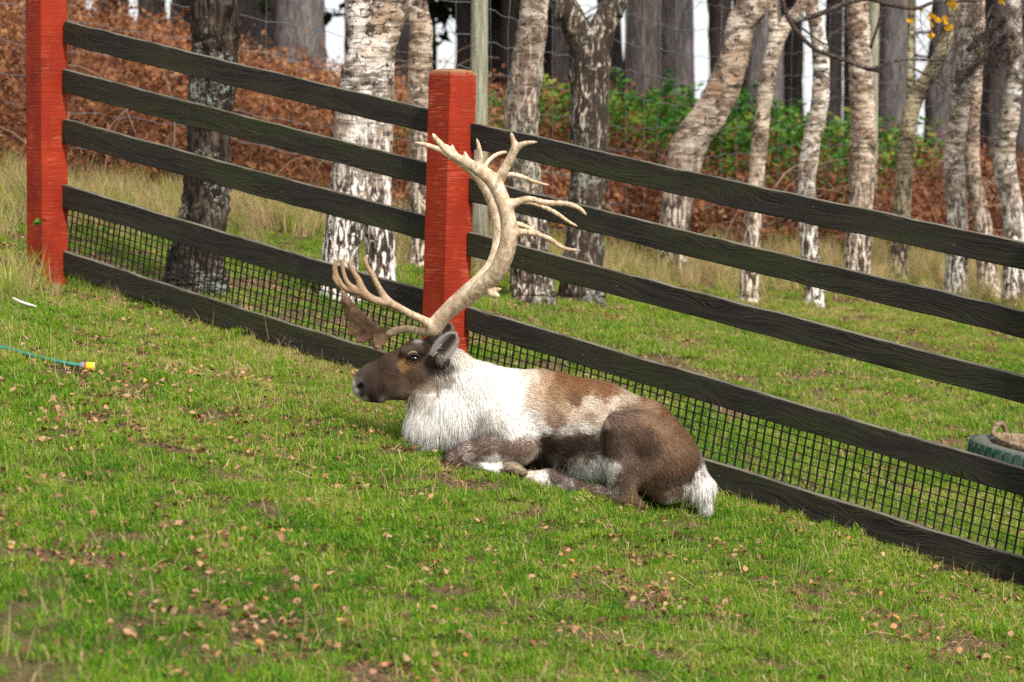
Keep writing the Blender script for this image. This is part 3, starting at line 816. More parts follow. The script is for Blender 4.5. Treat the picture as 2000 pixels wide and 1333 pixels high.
scatter('dry_scrub', LS, 5, pos[~isf], rot[~isf], scl[~isf], tint[~isf], 'low tangled scrub of dry red brown leaves on the bank', 'scrub')

def stem_mesh(seed):
    r = np.random.default_rng(seed); L = r.uniform(.9, 1.7); h = r.uniform(.5, 1.0)
    s = np.linspace(0, 1, 9); q = np.c_[s * L * .8, r.normal() * .15 * s * s, -.05 + h * 2.6 * s * (1 - s * .72)]
    V, F = tube(q, np.linspace(.0065, .002, 9), 4); me = mesh('stem', V, F, MSTEM); fattr(me, 'bv', np.full(len(V), .5)); return me
MSTEM = mat_leaf('bramble_stem', [(0, (.10, .045, .035)), (.5, (.22, .13, .09)), (1, (.42, .32, .22))], .05, 'tint')
LSTEM = make_lib('stem_lib', [stem_mesh(s) for s in range(6)])
x, y, r = region(2600, 19.5, 40, 77)
k = (y > bank_start(x) - .6) & (r.random(len(x)) < .5); x, y = x[k], y[k]; n = len(x)
scatter('bramble_stems', LSTEM, 6, np.c_[x, y, gz(x, y)], np.c_[r.normal(size=n) * .25, r.normal(size=n) * .25, r.uniform(0, 6.28, n)], r.uniform(.6, 1.25, n), r.random(n), 'thin bare arching bramble stems tangled through the bank scrub', 'stems')

# green ferns: individual bushes in front of the pines
def bush_mesh(seed):
    r = np.random.default_rng(seed); V, F, B = [], [], []
    for k in range(46):
        a = r.uniform(0, 6.28); R = .55 * math.sqrt(r.random()); p = np.array((R * math.cos(a), R * math.sin(a), 0.)); d = np.array((math.cos(a) * R * .9, math.sin(a) * R * .9, 1.0)) + r.normal(size=3) * .22; d /= np.linalg.norm(d)
        L = r.uniform(.6, 1.15); b0 = r.random(); m = 15
        for j in range(m):
            q = p + d * L * (j / m) ** .9 + np.array((math.cos(a), math.sin(a), -.6)) * .22 * (j / m) ** 3
            ln = .20 * (1 - .75 * j / m) * (j > 1)
            for sg in range(4):
                e = np.cross(d, r.normal(size=3)); e /= np.linalg.norm(e) + 1e-9; e = e + d * .5 + np.array((0, 0, -.1)); f = np.cross(e, r.normal(size=3)); f /= np.linalg.norm(f) + 1e-9
                i = len(V); V += [q, q + e * ln * .6 + f * .022, q + e * ln, q + e * ln * .6 - f * .022]; F += [(i, i + 1, i + 2), (i, i + 2, i + 3)]; B += [np.clip(b0 * .7 + r.random() * .3, 0, 1)] * 4
    me = mesh('fern_foliage', V, F, MFERN, False); fattr(me, 'bv', B); return me
def bush_stems(seed):
    r = np.random.default_rng(seed); mb = MB()
    for k in range(10):
        a = r.uniform(0, 6.28); V, F = tube([(0, 0, -.1), (math.cos(a) * .15, math.sin(a) * .15, .35), (math.cos(a) * .35, math.sin(a) * .35, .8)], [.012, .009, .004], 4); mb.add(V, F)
    return mesh('fern_stems', *mb.out(), MTWIG)
BM = [bush_mesh(s) for s in (1, 2, 3)]; BS = bush_stems(4)
FN = ['green fern clump behind the left side of the forked birch', 'green fern clump right behind the forked birch', 'green fern clump below the wide dark pine near the forked birch', 'tallest green fern clump below the widest grey pine',
      'green fern clump reaching the kink of the bent birch', 'green fern clump behind the leaning part of the bent birch', 'green fern clump between the bent birch and the slender arching birch', 'green fern clump behind the slender arching birch',
      'green fern clump right of the slender arching birch', 'green fern clump behind the wavy white birch', 'green fern clump between the wavy birch and the stout birch', 'small green fern clump behind the stout upright birch',
      'green fern clump up the bank beyond the forked birch', 'low green fern clump in the scrub below the bent birch', 'lowest small fern clump in red scrub near the bent birch', 'low green fern clump in the scrub below the slender birch']
for i, (px, Y, s) in enumerate([(1098,30.5,.85),(1190,33,1.0),(1235,31.5,.95),(1290,33,1.25),(1345,32,1.0),(1395,34,1.1),(1450,32,1.0),(1500,34,1.15),(1545,33,1.05),(1590,34,1.1),(1640,34.5,1.05),(1690,36,.9),
                                (1130,34,1.0),(1420,30.5,.8),(1330,30,.7),(1560,31,.8),(800,30,.55),(770,27,.5)]):
    b = P(px, 300, Y); t = thing('green_fern_bush', (b[0], Y, gz1(b[0], Y)), FN[i] if px > 1000 else 'small yellow green fern tuft in bracken behind the white birches', 'fern', 'green ferns on the bank' if px > 1000 else 'small fern tufts')
    o = link('foliage', BM[i % 3], t); o.scale = (s * 1.3, s * 1.3, s * 1.18); o.rotation_euler = (0, 0, i * 1.9)
    o = link('stems', BS, t); o.scale = (s, s, s); o.rotation_euler = (0, 0, i)

# ================================================================== GRASS
def tuft_mesh(seed, nb, R, lmin, lmax, wd, lean, mat):
    r = np.random.default_rng(seed); V, F, B = [], [], []
    for k in range(nb):
        a = r.uniform(0, 6.28); q = R * math.sqrt(r.random()); p = np.array((q * math.cos(a), q * math.sin(a), -.008))
        L = r.uniform(lmin, lmax); h = r.uniform(0, 6.28); ln = abs(r.normal()) * lean
        d = np.array((math.cos(h), math.sin(h), 0)); e = np.array((-math.sin(h), math.cos(h), 0)) * wd * r.uniform(.6, 1.2) * .5
        if r.random() < .5: e = np.array((e[1], -e[0], 0)) * .8 + e * .5
        p1 = p + (d * math.sin(ln * .6) + np.array((0, 0, math.cos(ln * .6)))) * L * .55
        ln2 = min(ln * 1.6, 1.75); p2 = p1 + (d * math.sin(ln2) + np.array((0, 0, math.cos(ln2)))) * L * .45
        i = len(V); V += [p - e, p + e, p1 + e * .85, p1 - e * .85, p2]; F += [(i, i + 1, i + 2, i + 3), (i + 3, i + 2, i + 4)]; B += [r.random() + (.9 if r.random() < .09 else 0)] * 5
    me = mesh('tuft', V, F, mat, False); fattr(me, 'bv', B); return me
LG = make_lib('grass_lib', [tuft_mesh(s, 400, .115, .012, .036, .0036, 1.25, MGRASS) for s in range(8)])
LD = make_lib('rough_lib', [tuft_mesh(s + 30, 80, .12, .12, .38, .0050, .6, MGRASS) for s in range(5)])
LSTR = make_lib('straw_lib', [tuft_mesh(s + 60, 4, .10, .04, .15, .0026, 1.7, MGRASS) for s in range(5)])
DEER_D = 11.7
def in_frame_weight(x, y): return np.abs(x) < (.205 * y + 1.1)
def grass_tint(x, y, r):
    """0 deep green ... 1 dry straw: patches of lush grass, moss, thatch"""
    n = len(x)
    a = vnoise(x, y, .55, 11); b = vnoise(x, y, 2.1, 12); c = vnoise(x, y, 6.0, 13)
    t = .36 + .24 * (a - .5) + .22 * (b - .5) + .05 * r.normal(size=n)
    fd = (x - C2[0]) * FDIR[0] + (y - YC2) * FDIR[1]; fn = (x - C2[0]) * FNB[0] + (y - YC2) * FNB[1]
    t += .10 * np.exp(-(fn / .5) ** 2)                       # trampled strip along the fence
    t += .16 * np.exp(-(((x + 2.0) / 1.5) ** 2 + ((y - 13.8) / 1.6) ** 2))   # thin dry turf near the end post
    t += .26 * np.clip((y - 18.5 - .5 * np.maximum(x, 0)) / 3, 0, 1)
    t += .10 * np.exp(-(((x + 1.1) / 1.0) ** 2 + ((y - 12.5) / .8) ** 2))   # tint shifted towards brown straw where the reindeer faces
    t -= .05 * np.clip((9.6 - y) / 1.5, 0, 1)
    return np.clip(t, 0, 1)
x, y, r = region(11600, 6.2, 15.5, 21, .215, 2.2)
t = grass_tint(x, y, r); bare = vnoise(x, y, 2.6, 15) * .6 + vnoise(x, y, 7, 16) * .4
k = r.random(len(x)) < np.where(bare > .70, .5, np.where(bare > .60, .75, 1.0)); x, y, t = x[k], y[k], t[k]; n = len(x)
hs = .70 + .45 * vnoise(x, y, 1.7, 17) + .25 * vnoise(x, y, 5, 18)
scatter('grass', LG, 8, np.c_[x, y, gz(x, y)], np.c_[r.normal(size=n) * .12, r.normal(size=n) * .12, r.uniform(0, 6.28, n)], hs * r.uniform(.8, 1.15, n), t, 'short green lawn grass on the slope in front of the fence', 'grass')
x, y, r = region(13500, 15.5, 32, 22, .215, 2.4)
k = y < bank_start(x) + 1.5; x, y = x[k], y[k]; t = grass_tint(x, y, r); n = len(x)
bare = vnoise(x, y, 1.6, 25) * .6 + vnoise(x, y, 5, 26) * .4
k = r.random(n) < np.where(bare > .66, .2, 1.0); x, y, t = x[k], y[k], t[k]; n = len(x)
scatter('grass_beyond_fence', LG, 8, np.c_[x, y, gz(x, y)], np.c_[r.normal(size=n) * .12, r.normal(size=n) * .12, r.uniform(0, 6.28, n)], r.uniform(1.15, 1.6, n), t, 'short lawn grass under the birches beyond the fence', 'grass')
# long dry grass under the birches and at the foot of the bank, and a tussock round the end post
x, y, r = region(16000, 16, 33, 23, .22, 1.5)
bs = bank_start(x); w = np.exp(-((y - bs + .5) / 1.5) ** 2) * (.35 + .8 * (vnoise(x, y, .9, 27) > .45)); k = r.random(len(x)) < w * .75
x, y = x[k], y[k]; n = len(x)
scatter('long_dry_grass', LD, 5, np.c_[x, y, gz(x, y)], np.c_[r.normal(size=n) * .2, r.normal(size=n) * .2, r.uniform(0, 6.28, n)], r.uniform(.6, 1.25, n), np.clip(.92 + .16 * r.normal(size=n), .3, 1.2), 'long straw coloured grass along the foot of the bank', 'grass')
qs = [hit(a, b, 12, 20) for a, b in [(-10,575),(15,570),(30,560),(5,545),(45,570),(60,565),(20,585),(75,572),(-25,590),(35,590),(125,560),(140,572),(105,580),(165,585),(200,590),(-40,560),(230,600)]]
qs = np.array(qs); n = len(qs); r = np.random.default_rng(8)
scatter('tussock_grass', LD, 5, qs, np.c_[r.normal(size=n) * .15, r.normal(size=n) * .15, r.uniform(0, 6.28, n)], np.where(np.arange(n) < 10, .95, .45) * r.uniform(.8, 1.1, n), np.clip(.66 + .14 * r.normal(size=n), 0, 1), 'shaggy half dry grass tussock at the foot of the end red post', 'grass')
x, y, r = region(15000, 6.3, 20, 24, .215, 1.2); n = len(x)
scatter('dry_straws', LSTR, 5, np.c_[x, y, gz(x, y)], np.c_[r.normal(size=n) * .2, r.normal(size=n) * .2, r.uniform(0, 6.28, n)], r.uniform(.6, 1.3, n), np.clip(.86 + .1 * r.normal(size=n), 0, 1), 'loose pale dry straws lying in the lawn', 'straw')

# ================================================================== LEAVES on the lawn
LL = make_lib('litter_lib', [leaf_mesh('litter', MLITTER, .034, c, s) for s, c in enumerate((.3, .7, 1.0, -.5, .5))])
for me in [o.data for o in LL.objects]: fattr(me, 'bv', np.full(len(me.vertices), .5))
def leaf_density(x, y):
    fn = (x - C2[0]) * FNB[0] + (y - YC2) * FNB[1]
    d = np.clip(vnoise(x, y, .9, 31) * .6 + vnoise(x, y, 3.2, 32) * .55 - .32, .04, 1) ** 1.3
    bare = vnoise(x, y, 2.6, 15) * .6 + vnoise(x, y, 7, 16) * .4
    return d + .35 * np.exp(-((fn + .15) / .22) ** 2) + .5 * np.clip((bare - .58) * 8, 0, 1) + .22 * np.exp(-(((x + 1.1) / 1.1) ** 2 + ((y - 12.4) / .8) ** 2))
x, y, r = region(175000, 6.4, 30, 33, .215, 1.2)
k = (r.random(len(x)) < leaf_density(x, y)) & (y < bank_start(x) + .5); x, y = x[k], y[k]; n = len(x)
scatter('leaf_litter', LL, 5, np.c_[x, y, gz(x, y) + r.uniform(.008, .032, n)], np.c_[r.normal(size=n) * .45, r.normal(size=n) * .45, r.uniform(0, 6.28, n)], r.uniform(.35, 1.05, n), np.clip(.42 + .27 * r.normal(size=n), 0, 1), 'small brown fallen leaves strewn through the lawn', 'leaves')
FL = [leaf_mesh('fallen_leaf', MFALLEN, .042, c, s + 9) for s, c in enumerate((.35, .8, 1.1, -.5))]
x, y, r = region(6000, 6.9, 13.2, 35, .195, .1)
fn = (x - C2[0]) * FNB[0] + (y - YC2) * FNB[1]
k = (r.random(len(x)) < leaf_density(x, y)) & (fn < -.05); x, y = x[k][:300], y[k][:300]; z = gz(x, y)
for i in range(len(x)):
    o = link('fallen_leaf', FL[i % 4]); o.location = (x[i], y[i], z[i] + r.uniform(.022, .036))
    o.rotation_euler = (r.normal() * .35, r.normal() * .35, r.uniform(0, 6.28)); s = r.uniform(.5, .95); o.scale = (s, s, s)
    tag(o, 'curled brown fallen leaf lying on the lawn before the fence', 'leaf', 'fallen leaves on the lawn')

# ================================================================== SMALL THINGS
# garden hose with yellow connector
MHOSE = plain('green_hose', (.012, .15, .11), .5, .4, .3, 120)
MHGREY, MHYEL, MHRED = plain('grey_plastic', (.16, .17, .19), .5), plain('yellow_plastic', (.85, .50, .01), .4, .4, .06), plain('red_plastic', (.55, .03, .02), .45)
MBLACK = plain('dark_bore', (.01, .01, .01), .6)
hp = [hit(a, b, 8, 16) for a, b in [(-60,682),(-25,686),(10,692),(45,702),(80,711),(115,719),(150,725),(161,727)]]
hp = np.array(hp) + np.array((0, 0, .028)); hs_ = thing('garden_hose', hp[-1], 'green garden hose with yellow and grey connector lying in the grass', 'hose')
V, F = tube(resample(hp, 60), .0105, 10); part('hose', V, F, MHOSE, hs_)
ax = hp[-1] - hp[-3]; ax[2] *= .4; ax /= np.linalg.norm(ax)
def lathe(prof, c, ax, n=20):
    u = np.cross(ax, (0, 0, 1.)); u /= np.linalg.norm(u); w = np.cross(u, ax); V, F = [], []
    for d, rr in prof:
        for a in np.linspace(0, 2 * np.pi, n, endpoint=False): V.append(c + ax * d + (u * math.cos(a) + w * math.sin(a)) * rr)
    for i in range(len(prof) - 1):
        for j in range(n): F.append((i * n + j, i * n + (j + 1) % n, (i + 1) * n + (j + 1) % n, (i + 1) * n + j))
    return np.array(V), F
c0 = hp[-1]
cn = part('connector', *lathe([(.018, .014), (.018, .019), (.022, .020), (.050, .021), (.056, .0195), (.058, .0185), (.058, .013), (.035, .012)], c0, ax), MHYEL, hs_); cn['label'] = 'yellow hose connector'
def sub(name, V, F, mat, par, root): 
    o = link(name, mesh(name, np.asarray(V) - np.array(root.location), F, mat), par); return o
sub('collar', *lathe([(-.012, .011), (-.012, .0165), (-.004, .0185), (.012, .0185), (.013, .014)], c0, ax), MHGREY, cn, hs_)
sub('ring', *lathe([(.0125, .012), (.0125, .0192), (.0185, .0192), (.0185, .012)], c0, ax), MHRED, cn, hs_)
sub('bore', *lathe([(.036, .0125), (.036, .0001)], c0, ax), MBLACK, cn, hs_)
sub('rim', *lathe([(.0575, .0187), (.060, .0187), (.060, .0135), (.0575, .0135)], c0, ax), MHGREY, cn, hs_)

# tyre holding a tan feed tub behind the fence
def mat_tyre():
    k = M('green_painted_rubber', .8, .25); c = k.coord()
    col = k.mix(k.ramp(k.noise(c, 12, 5, .7), [(.42, 0), (.6, 1)]), (.012, .055, .042), (.05, .075, .065))
    up = k.node('ShaderNodeSeparateXYZ'); k.l.new(k.node('ShaderNodeNewGeometry').outputs['Normal'], up.inputs[0])
    col = k.mix(k.math('MULTIPLY', k.ramp(up.outputs[2], [(.6, 0), (.85, 1)]), k.ramp(k.noise(c, 30, 4, .7), [(.4, .3), (.6, .9)])), col, (.11, .095, .075))
    k.set('Base Color', col); return k.m
MTYRE = mat_tyre(); MTUB = mat_bark('muddy_tan_rubber', (.13, .095, .065), (.25, .175, .11), (.36, .27, .18), (16, 16, 16))
tc = hit(2016, 940, 12.5, 18); TR = .40
ty = thing('tyre', tc, 'old green painted tyre lying flat behind the fence rails', 'tyre')
gx = (gz1(tc[0] + .4, tc[1]) - gz1(tc[0] - .4, tc[1])) / .8; gy = (gz1(tc[0], tc[1] + .4) - gz1(tc[0], tc[1] - .4)) / .8
NRM = np.array((-gx, -gy, 1.)); NRM /= np.linalg.norm(NRM)
prof = [(.02, .25), (.0, .30), (.005, .36), (.03, .39), (.06, .40), (.16, .40), (.19, .385), (.205, .35), (.195, .30), (.175, .255), (.16, .25), (.05, .26), (.02, .25)]
V, F = lathe(prof, tc, NRM, 64); part('tread_and_sidewall', V, F, MTYRE, ty)
e1 = np.cross(NRM, (0, 1., 0)); e1 /= np.linalg.norm(e1); e2 = np.cross(NRM, e1)
mb = MB()
for i in range(40):
    a = i / 40 * 2 * np.pi; d = e1 * math.cos(a) + e2 * math.sin(a); tq = np.cross(NRM, d)
    for z0, z1, sk in ((.015, .095, .008), (.105, .19, -.008)):
        q = [tc + d * (.396 if s else .409) + tq * (w + sk * (1 if zz == z1 else 0)) + NRM * zz for zz in (z0, z1) for w in (-.02, .02) for s in (0, 1)]
        mb.add(q, [(0, 2, 6, 4), (1, 5, 7, 3), (0, 1, 3, 2), (4, 6, 7, 5), (0, 4, 5, 1), (2, 3, 7, 6)])
V, F = mb.out(); tag(part('tread_blocks', V, F, MTYRE, ty, False), kind='stuff')
fb = thing('feed_tub', tc + NRM * .1, 'muddy tan rubber feed tub with loop handle set inside the tyre', 'tub')
pb = [(.02, .001), (.02, .18), (.10, .235), (.20, .262), (.225, .275), (.235, .27), (.232, .255), (.20, .245), (.10, .22), (.045, .17), (.04, .001)]
V, F = lathe([(a - .0, b) for a, b in pb], tc, NRM, 48); part('bowl', V, F, MTUB, fb)
for sgn in (-1, 1):
    hx = e1 * (sgn * .80) * (1 if e1[0] > 0 else -1) + e2 * (sgn * -.60) * (1 if e2[1] > 0 else -1); ht = np.cross(NRM, hx)
    hc = tc + hx * .262 + NRM * .215
    arc = [hc + ht * (.085 * math.cos(a)) + NRM * (.075 * math.sin(a)) + hx * .012 * math.sin(a) for a in np.linspace(0, math.pi, 13)]
    V, F = tube(arc, .017, 10); part('handle', V, F, MTUB, fb)

# logs and sticks
def stick(name, pts, rad, label, mat, cat='stick'):
    q = np.array(pts); t = thing(name, q[0], label, cat)
    qq = resample(np.c_[q, rad], 30); V, F = trunk_mesh(qq, 5, 12, .04, .03); part('wood', V, F, mat, t); 
    return t
MLOG = mat_bark('cut_log', (.20, .13, .09), (.36, .25, .18), (.50, .38, .29), (20, 20, 20)); MLOGEND = plain('log_end', (.50, .34, .22))
a, b = hit(1340, 458, 20, 40), hit(1402, 462, 20, 40)
lg = stick('log', [a + (0, 0, .09), (a + b) / 2 + (0, 0, .09), b + (0, 0, .09)], [.055, .06, .058], 'short pale sawn log lying in long grass beside the bent birch', MLOG, 'log')
V, F = lathe([(0, .0595), (.006, .054), (.006, .001)], b + np.array((0, 0, .09)), (b - a) / np.linalg.norm(b - a), 16); part('sawn_end', V, F, MLOGEND, lg)
s1 = [hit(a, b, 10, 18) + np.array((0, 0, .03)) for a, b in [(352,600),(385,622),(420,634),(455,650)]]
stick('fallen_branch', s1, [.028, .034, .03, .012], 'grey fallen branch poking out under the lowest rail', mat_bark('grey_branch', (.12, .10, .08), (.25, .22, .18), (.38, .35, .29), (25, 25, 25)))
s2 = [hit(a, b, 15, 30) + np.array((0, 0, .10)) for a, b in [(-40,392),(10,388),(60,384),(110,380)]]
stick('fallen_branch', s2, [.024, .025, .023, .018], 'reddish fallen branch lying behind the end red post', mat_bark('red_branch', (.16, .07, .05), (.28, .13, .09), (.36, .19, .13), (25, 25, 25)))
s3 = [hit(a, b, 11, 30) + np.array((0, 0, .02)) for a, b in [(1798,812),(1810,806),(1823,806)]]
stick('twig', s3, [.005, .006, .004], 'short pale twig on the lawn above the tyre', plain('pale_twig', (.5, .42, .32)))
s4 = [hit(a, b, 11, 30) + np.array((0, 0, .02)) for a, b in [(1925,820),(1945,826),(1972,834)]]
stick('twig', s4, [.007, .007, .004], 'grey twig on the lawn just beyond the tyre', plain('grey_twig', (.22, .2, .19)))
s5 = [hit(25,600,10,20)+np.array((0,0,.05)), hit(45,606,10,20)+np.array((0,0,.04)), hit(72,610,10,20)+np.array((0,0,.03))]
stick('twig', s5, [.006, .008, .004], 'bleached white twig below the tussock at the end post', plain('white_twig', (.6, .56, .52)))
# sprig growing up the end post
sp0 = onfence(66, 540, -.13); sp1 = onfence(79, 432, -.14)
sg_ = thing('ivy_sprig', sp0, 'thin green leafy sprig climbing the end red post', 'plant')
V, F = tube(resample(np.array([sp0, sp0 * .5 + sp1 * .5 + np.array((.04, -.02, 0)), sp1]), 14), .002, 4); part('stem', V, F, MTWIG, sg_)
MSPRIG = plain('sprig_leaf', (.07, .19, .02), .6); SL = leaf_mesh('leaf', MSPRIG, .045, .4, 2)
for k in range(7):
    o = link('leaf', SL, sg_); o.location = Vector(sp1 - sp0) + Vector((random.gauss(0, .014), -.005, random.gauss(0, .014))); o.rotation_euler = (random.uniform(.7, 1.6), random.uniform(-.5, .5), random.uniform(0, 6.28))

# ================================================================== REINDEER
# modelled in "photo units" (1 unit = DK metres): u right, v down, w away from the camera
DK = DEER_D / FPX
D0 = P(1000, 900, DEER_D)
def dworld(Q):
    Q = np.asarray(Q, float).reshape(-1, 3)
    return np.c_[D0[0] + (Q[:, 0] - 1000) * DK, D0[1] + Q[:, 2] * DK, D0[2] - (Q[:, 1] - 900) * DK]
class Field:
    def __init__(s, lo, hi, h):
        s.lo, s.h = np.array(lo, float), h
        s.n = np.ceil((np.array(hi) - s.lo) / h).astype(int) + 1
        s.ax = [s.lo[i] + np.arange(s.n[i]) * h for i in range(3)]
        s.f = np.full(s.n, 60.0, np.float32); s.leg = np.full(s.n, 60.0, np.float32)
    def cone(s, a, b, k=10, sw=1.0, leg=False, cut=False):
        a, b = np.array(a, float), np.array(b, float)
        m = max(a[3], b[3]) + k + 14
        mm = np.array((m, m, m * sw + 6)); l = np.minimum(a[:3], b[:3]) - mm; h = np.maximum(a[:3], b[:3]) + mm
        i0 = np.clip(np.floor((l - s.lo) / s.h).astype(int), 0, s.n - 1); i1 = np.clip(np.ceil((h - s.lo) / s.h).astype(int) + 1, 1, s.n)
        sl = tuple(slice(p, q) for p, q in zip(i0, i1))
        U, V, W = np.meshgrid(*[s.ax[i][sl[i]] for i in range(3)], indexing='ij')
        d = b[:3] - a[:3]; d2 = d.copy(); d2[2] /= sw
        pu, pv, pw = U - a[0], V - a[1], (W - a[2]) / sw
        L2 = (d2 ** 2).sum() + 1e-9
        t = np.clip((pu * d2[0] + pv * d2[1] + pw * d2[2]) / L2, 0, 1)
        dist = np.sqrt((pu - t * d2[0]) ** 2 + (pv - t * d2[1]) ** 2 + (pw - t * d2[2]) ** 2) - (a[3] + t * (b[3] - a[3]))
        dist = dist.astype(np.float32); f = s.f[sl]
        if cut:
            s.f[sl] = np.maximum(f, -dist); return
        hh = np.clip(.5 + .5 * (f - dist) / k, 0, 1)
        s.f[sl] = f * (1 - hh) + dist * hh - k * hh * (1 - hh)
        if leg: s.leg[sl] = np.minimum(s.leg[sl], dist)
    def chain(s, rows, k=10, sw=1.0, leg=False):
        for a, b in zip(rows[:-1], rows[1:]): s.cone(a, b, k, sw, leg)
    def nets(s):
        f = s.f; sgn = f < 0; shp = np.array(f.shape) - 1
        acc = np.zeros((*shp, 3), np.float32); cnt = np.zeros(shp, np.int32); edges = []
        for ax in range(3):
            A = [slice(None)] * 3; B = [slice(None)] * 3; A[ax] = slice(0, -1); B[ax] = slice(1, None)
            c = np.argwhere(sgn[tuple(A)] != sgn[tuple(B)])
            o1, o2 = (ax + 1) % 3, (ax + 2) % 3
            ok = (c[:, o1] > 0) & (c[:, o2] > 0) & (c[:, o1] < shp[o1]) & (c[:, o2] < shp[o2]); c = c[ok]
            c2 = c.copy(); c2[:, ax] += 1
            f0, f1 = f[tuple(c.T)], f[tuple(c2.T)]; t = f0 / (f0 - f1)
            p = c.astype(np.float32); p[:, ax] += t
            q = []
            for d1, d2 in ((0, 0), (-1, 0), (-1, -1), (0, -1)):
                e = c.copy(); e[:, o1] += d1; e[:, o2] += d2
                np.add.at(acc, tuple(e.T), p); np.add.at(cnt, tuple(e.T), 1); q.append(e)
            edges.append((q, f0 < 0))
        act = cnt > 0; ids = np.full(shp, -1, np.int64); ids[act] = np.arange(act.sum())
        V = acc[act] / cnt[act][:, None] * s.h + s.lo
        Fq = []
        for q, ins in edges:
            I = np.stack([ids[tuple(e.T)] for e in q], 1); I[~ins] = I[~ins][:, ::-1]; Fq.append(I)
        return V, np.concatenate(Fq)[:, ::-1]      # photo units are mirrored (v down), so flip
    def sample(s, Q, fld):
        i = np.clip(np.round((Q - s.lo) / s.h).astype(int), 0, s.n - 1); return fld[tuple(i.T)]
    def grad(s, Q, e=None):
        e = e or s.h; g = np.zeros_like(Q)
        def tri(X):
            x = (X - s.lo) / s.h; i = np.clip(np.floor(x).astype(int), 0, s.n - 2); t = x - i; r = 0
            for a in (0, 1):
                for b in (0, 1):
                    for c in (0, 1):
                        r = r + s.f[i[:, 0] + a, i[:, 1] + b, i[:, 2] + c] * np.abs(1 - a - t[:, 0]) * np.abs(1 - b - t[:, 1]) * np.abs(1 - c - t[:, 2])
            return r
        for k in range(3):
            d = np.zeros(3); d[k] = e; g[:, k] = tri(Q + d) - tri(Q - d)
        return g / (np.linalg.norm(g, axis=1)[:, None] + 1e-9)

B = Field((655, 610, -135), (1420, 1025, 140), 3.2)
# trunk of the body
B.chain([(985,806,0,76),(1080,822,0,92),(1160,842,0,97),(1245,872,0,92),(1295,905,0,76),(1328,928,0,54)], 16, .84)
B.cone((1050,855,0,66),(1170,880,0,68), 18, .9)
B.cone((1052,758,0,38),(1085,768,0,34), 14)
# neck, throat and chest
B.chain([(1005,798,0,78),(945,784,0,72),(888,736,0,50)], 14, .74)
B.cone((845,752,0,36),(850,818,0,50), 14, .85)
B.chain([(960,820,0,72),(895,812,0,62),(852,822,0,52)], 16, .82)
B.chain([(868,795,0,54),(840,838,0,44),(834,858,0,26)], 12, .8)
# head
B.chain([(872,722,0,46),(822,712,0,51)], 10, .74)
B.chain([(822,711,0,50),(766,734,0,44),(727,746,0,37),(709,752,0,24)], 8, .66)
B.cone((786,756,0,24),(836,742,0,26), 8, .95)
B.cone((742,774,0,12),(716,774,0,9), 6, 1.1)
for s in (-1, 1):
    B.cone((792,683,s*25,11),(824,680,s*31,12), 8)          # brow above the eye
    B.cone((845,668,s*14,13),(849,640,s*17,10), 8)          # antler stalks
    B.cone((845,700,s*32,14),(858,692,s*44,12), 8)          # ear roots
    B.cone((705,749,s*17,4.5),(699,756,s*13,4), 2, .8, cut=True)   # nostrils
    B.cone((812,693,s*36,7.5),(806,694,s*34,6), 2, .7, cut=True)   # eye sockets
    up = 0 if s < 0 else -22
    # haunch: thigh, shank and hock folded, cannon lying forward
    B.chain([(1300,890,s*36,62),(1245,845,s*60,50),(1212,830,s*78,36)], 9)
    B.chain([(1212,832,s*80,37),(1210,895,s*84,32),(1217,958+up,s*82,25)], 5)
    B.cone((1270,905,s*42,62),(1300,945,s*36,36), 14)
    B.chain([(1216,958+up,s*78,22),(1242,976+up,s*76,13)], 8)
    B.chain([(1216,963+up,s*80,21),(1165,954+up,s*82,17),(1112,941+up,s*85,17),(1070,926+up,s*87,20),(1036,925+up,s*88,16)], 6, leg=True)
    # shoulder and folded foreleg
    B.chain([(985,826,s*50,50),(1012,862,s*62,38)], 16)
    B.chain([(1012,866,s*68,36),(960,872+up*.5,s*74,32),(915,880+up,s*78,26),(890,889+up,s*80,22)], 8, leg=True)
    B.chain([(887,893+up,s*82,21),(925,905+up,s*88,17),(958,908+up,s*91,17),(976,904+up,s*92,15)], 5, leg=True)
# tail
B.chain([(1345,928,-4,33),(1368,952,-8,27),(1376,980,-8,18)], 10)
BV, BF = B.nets()

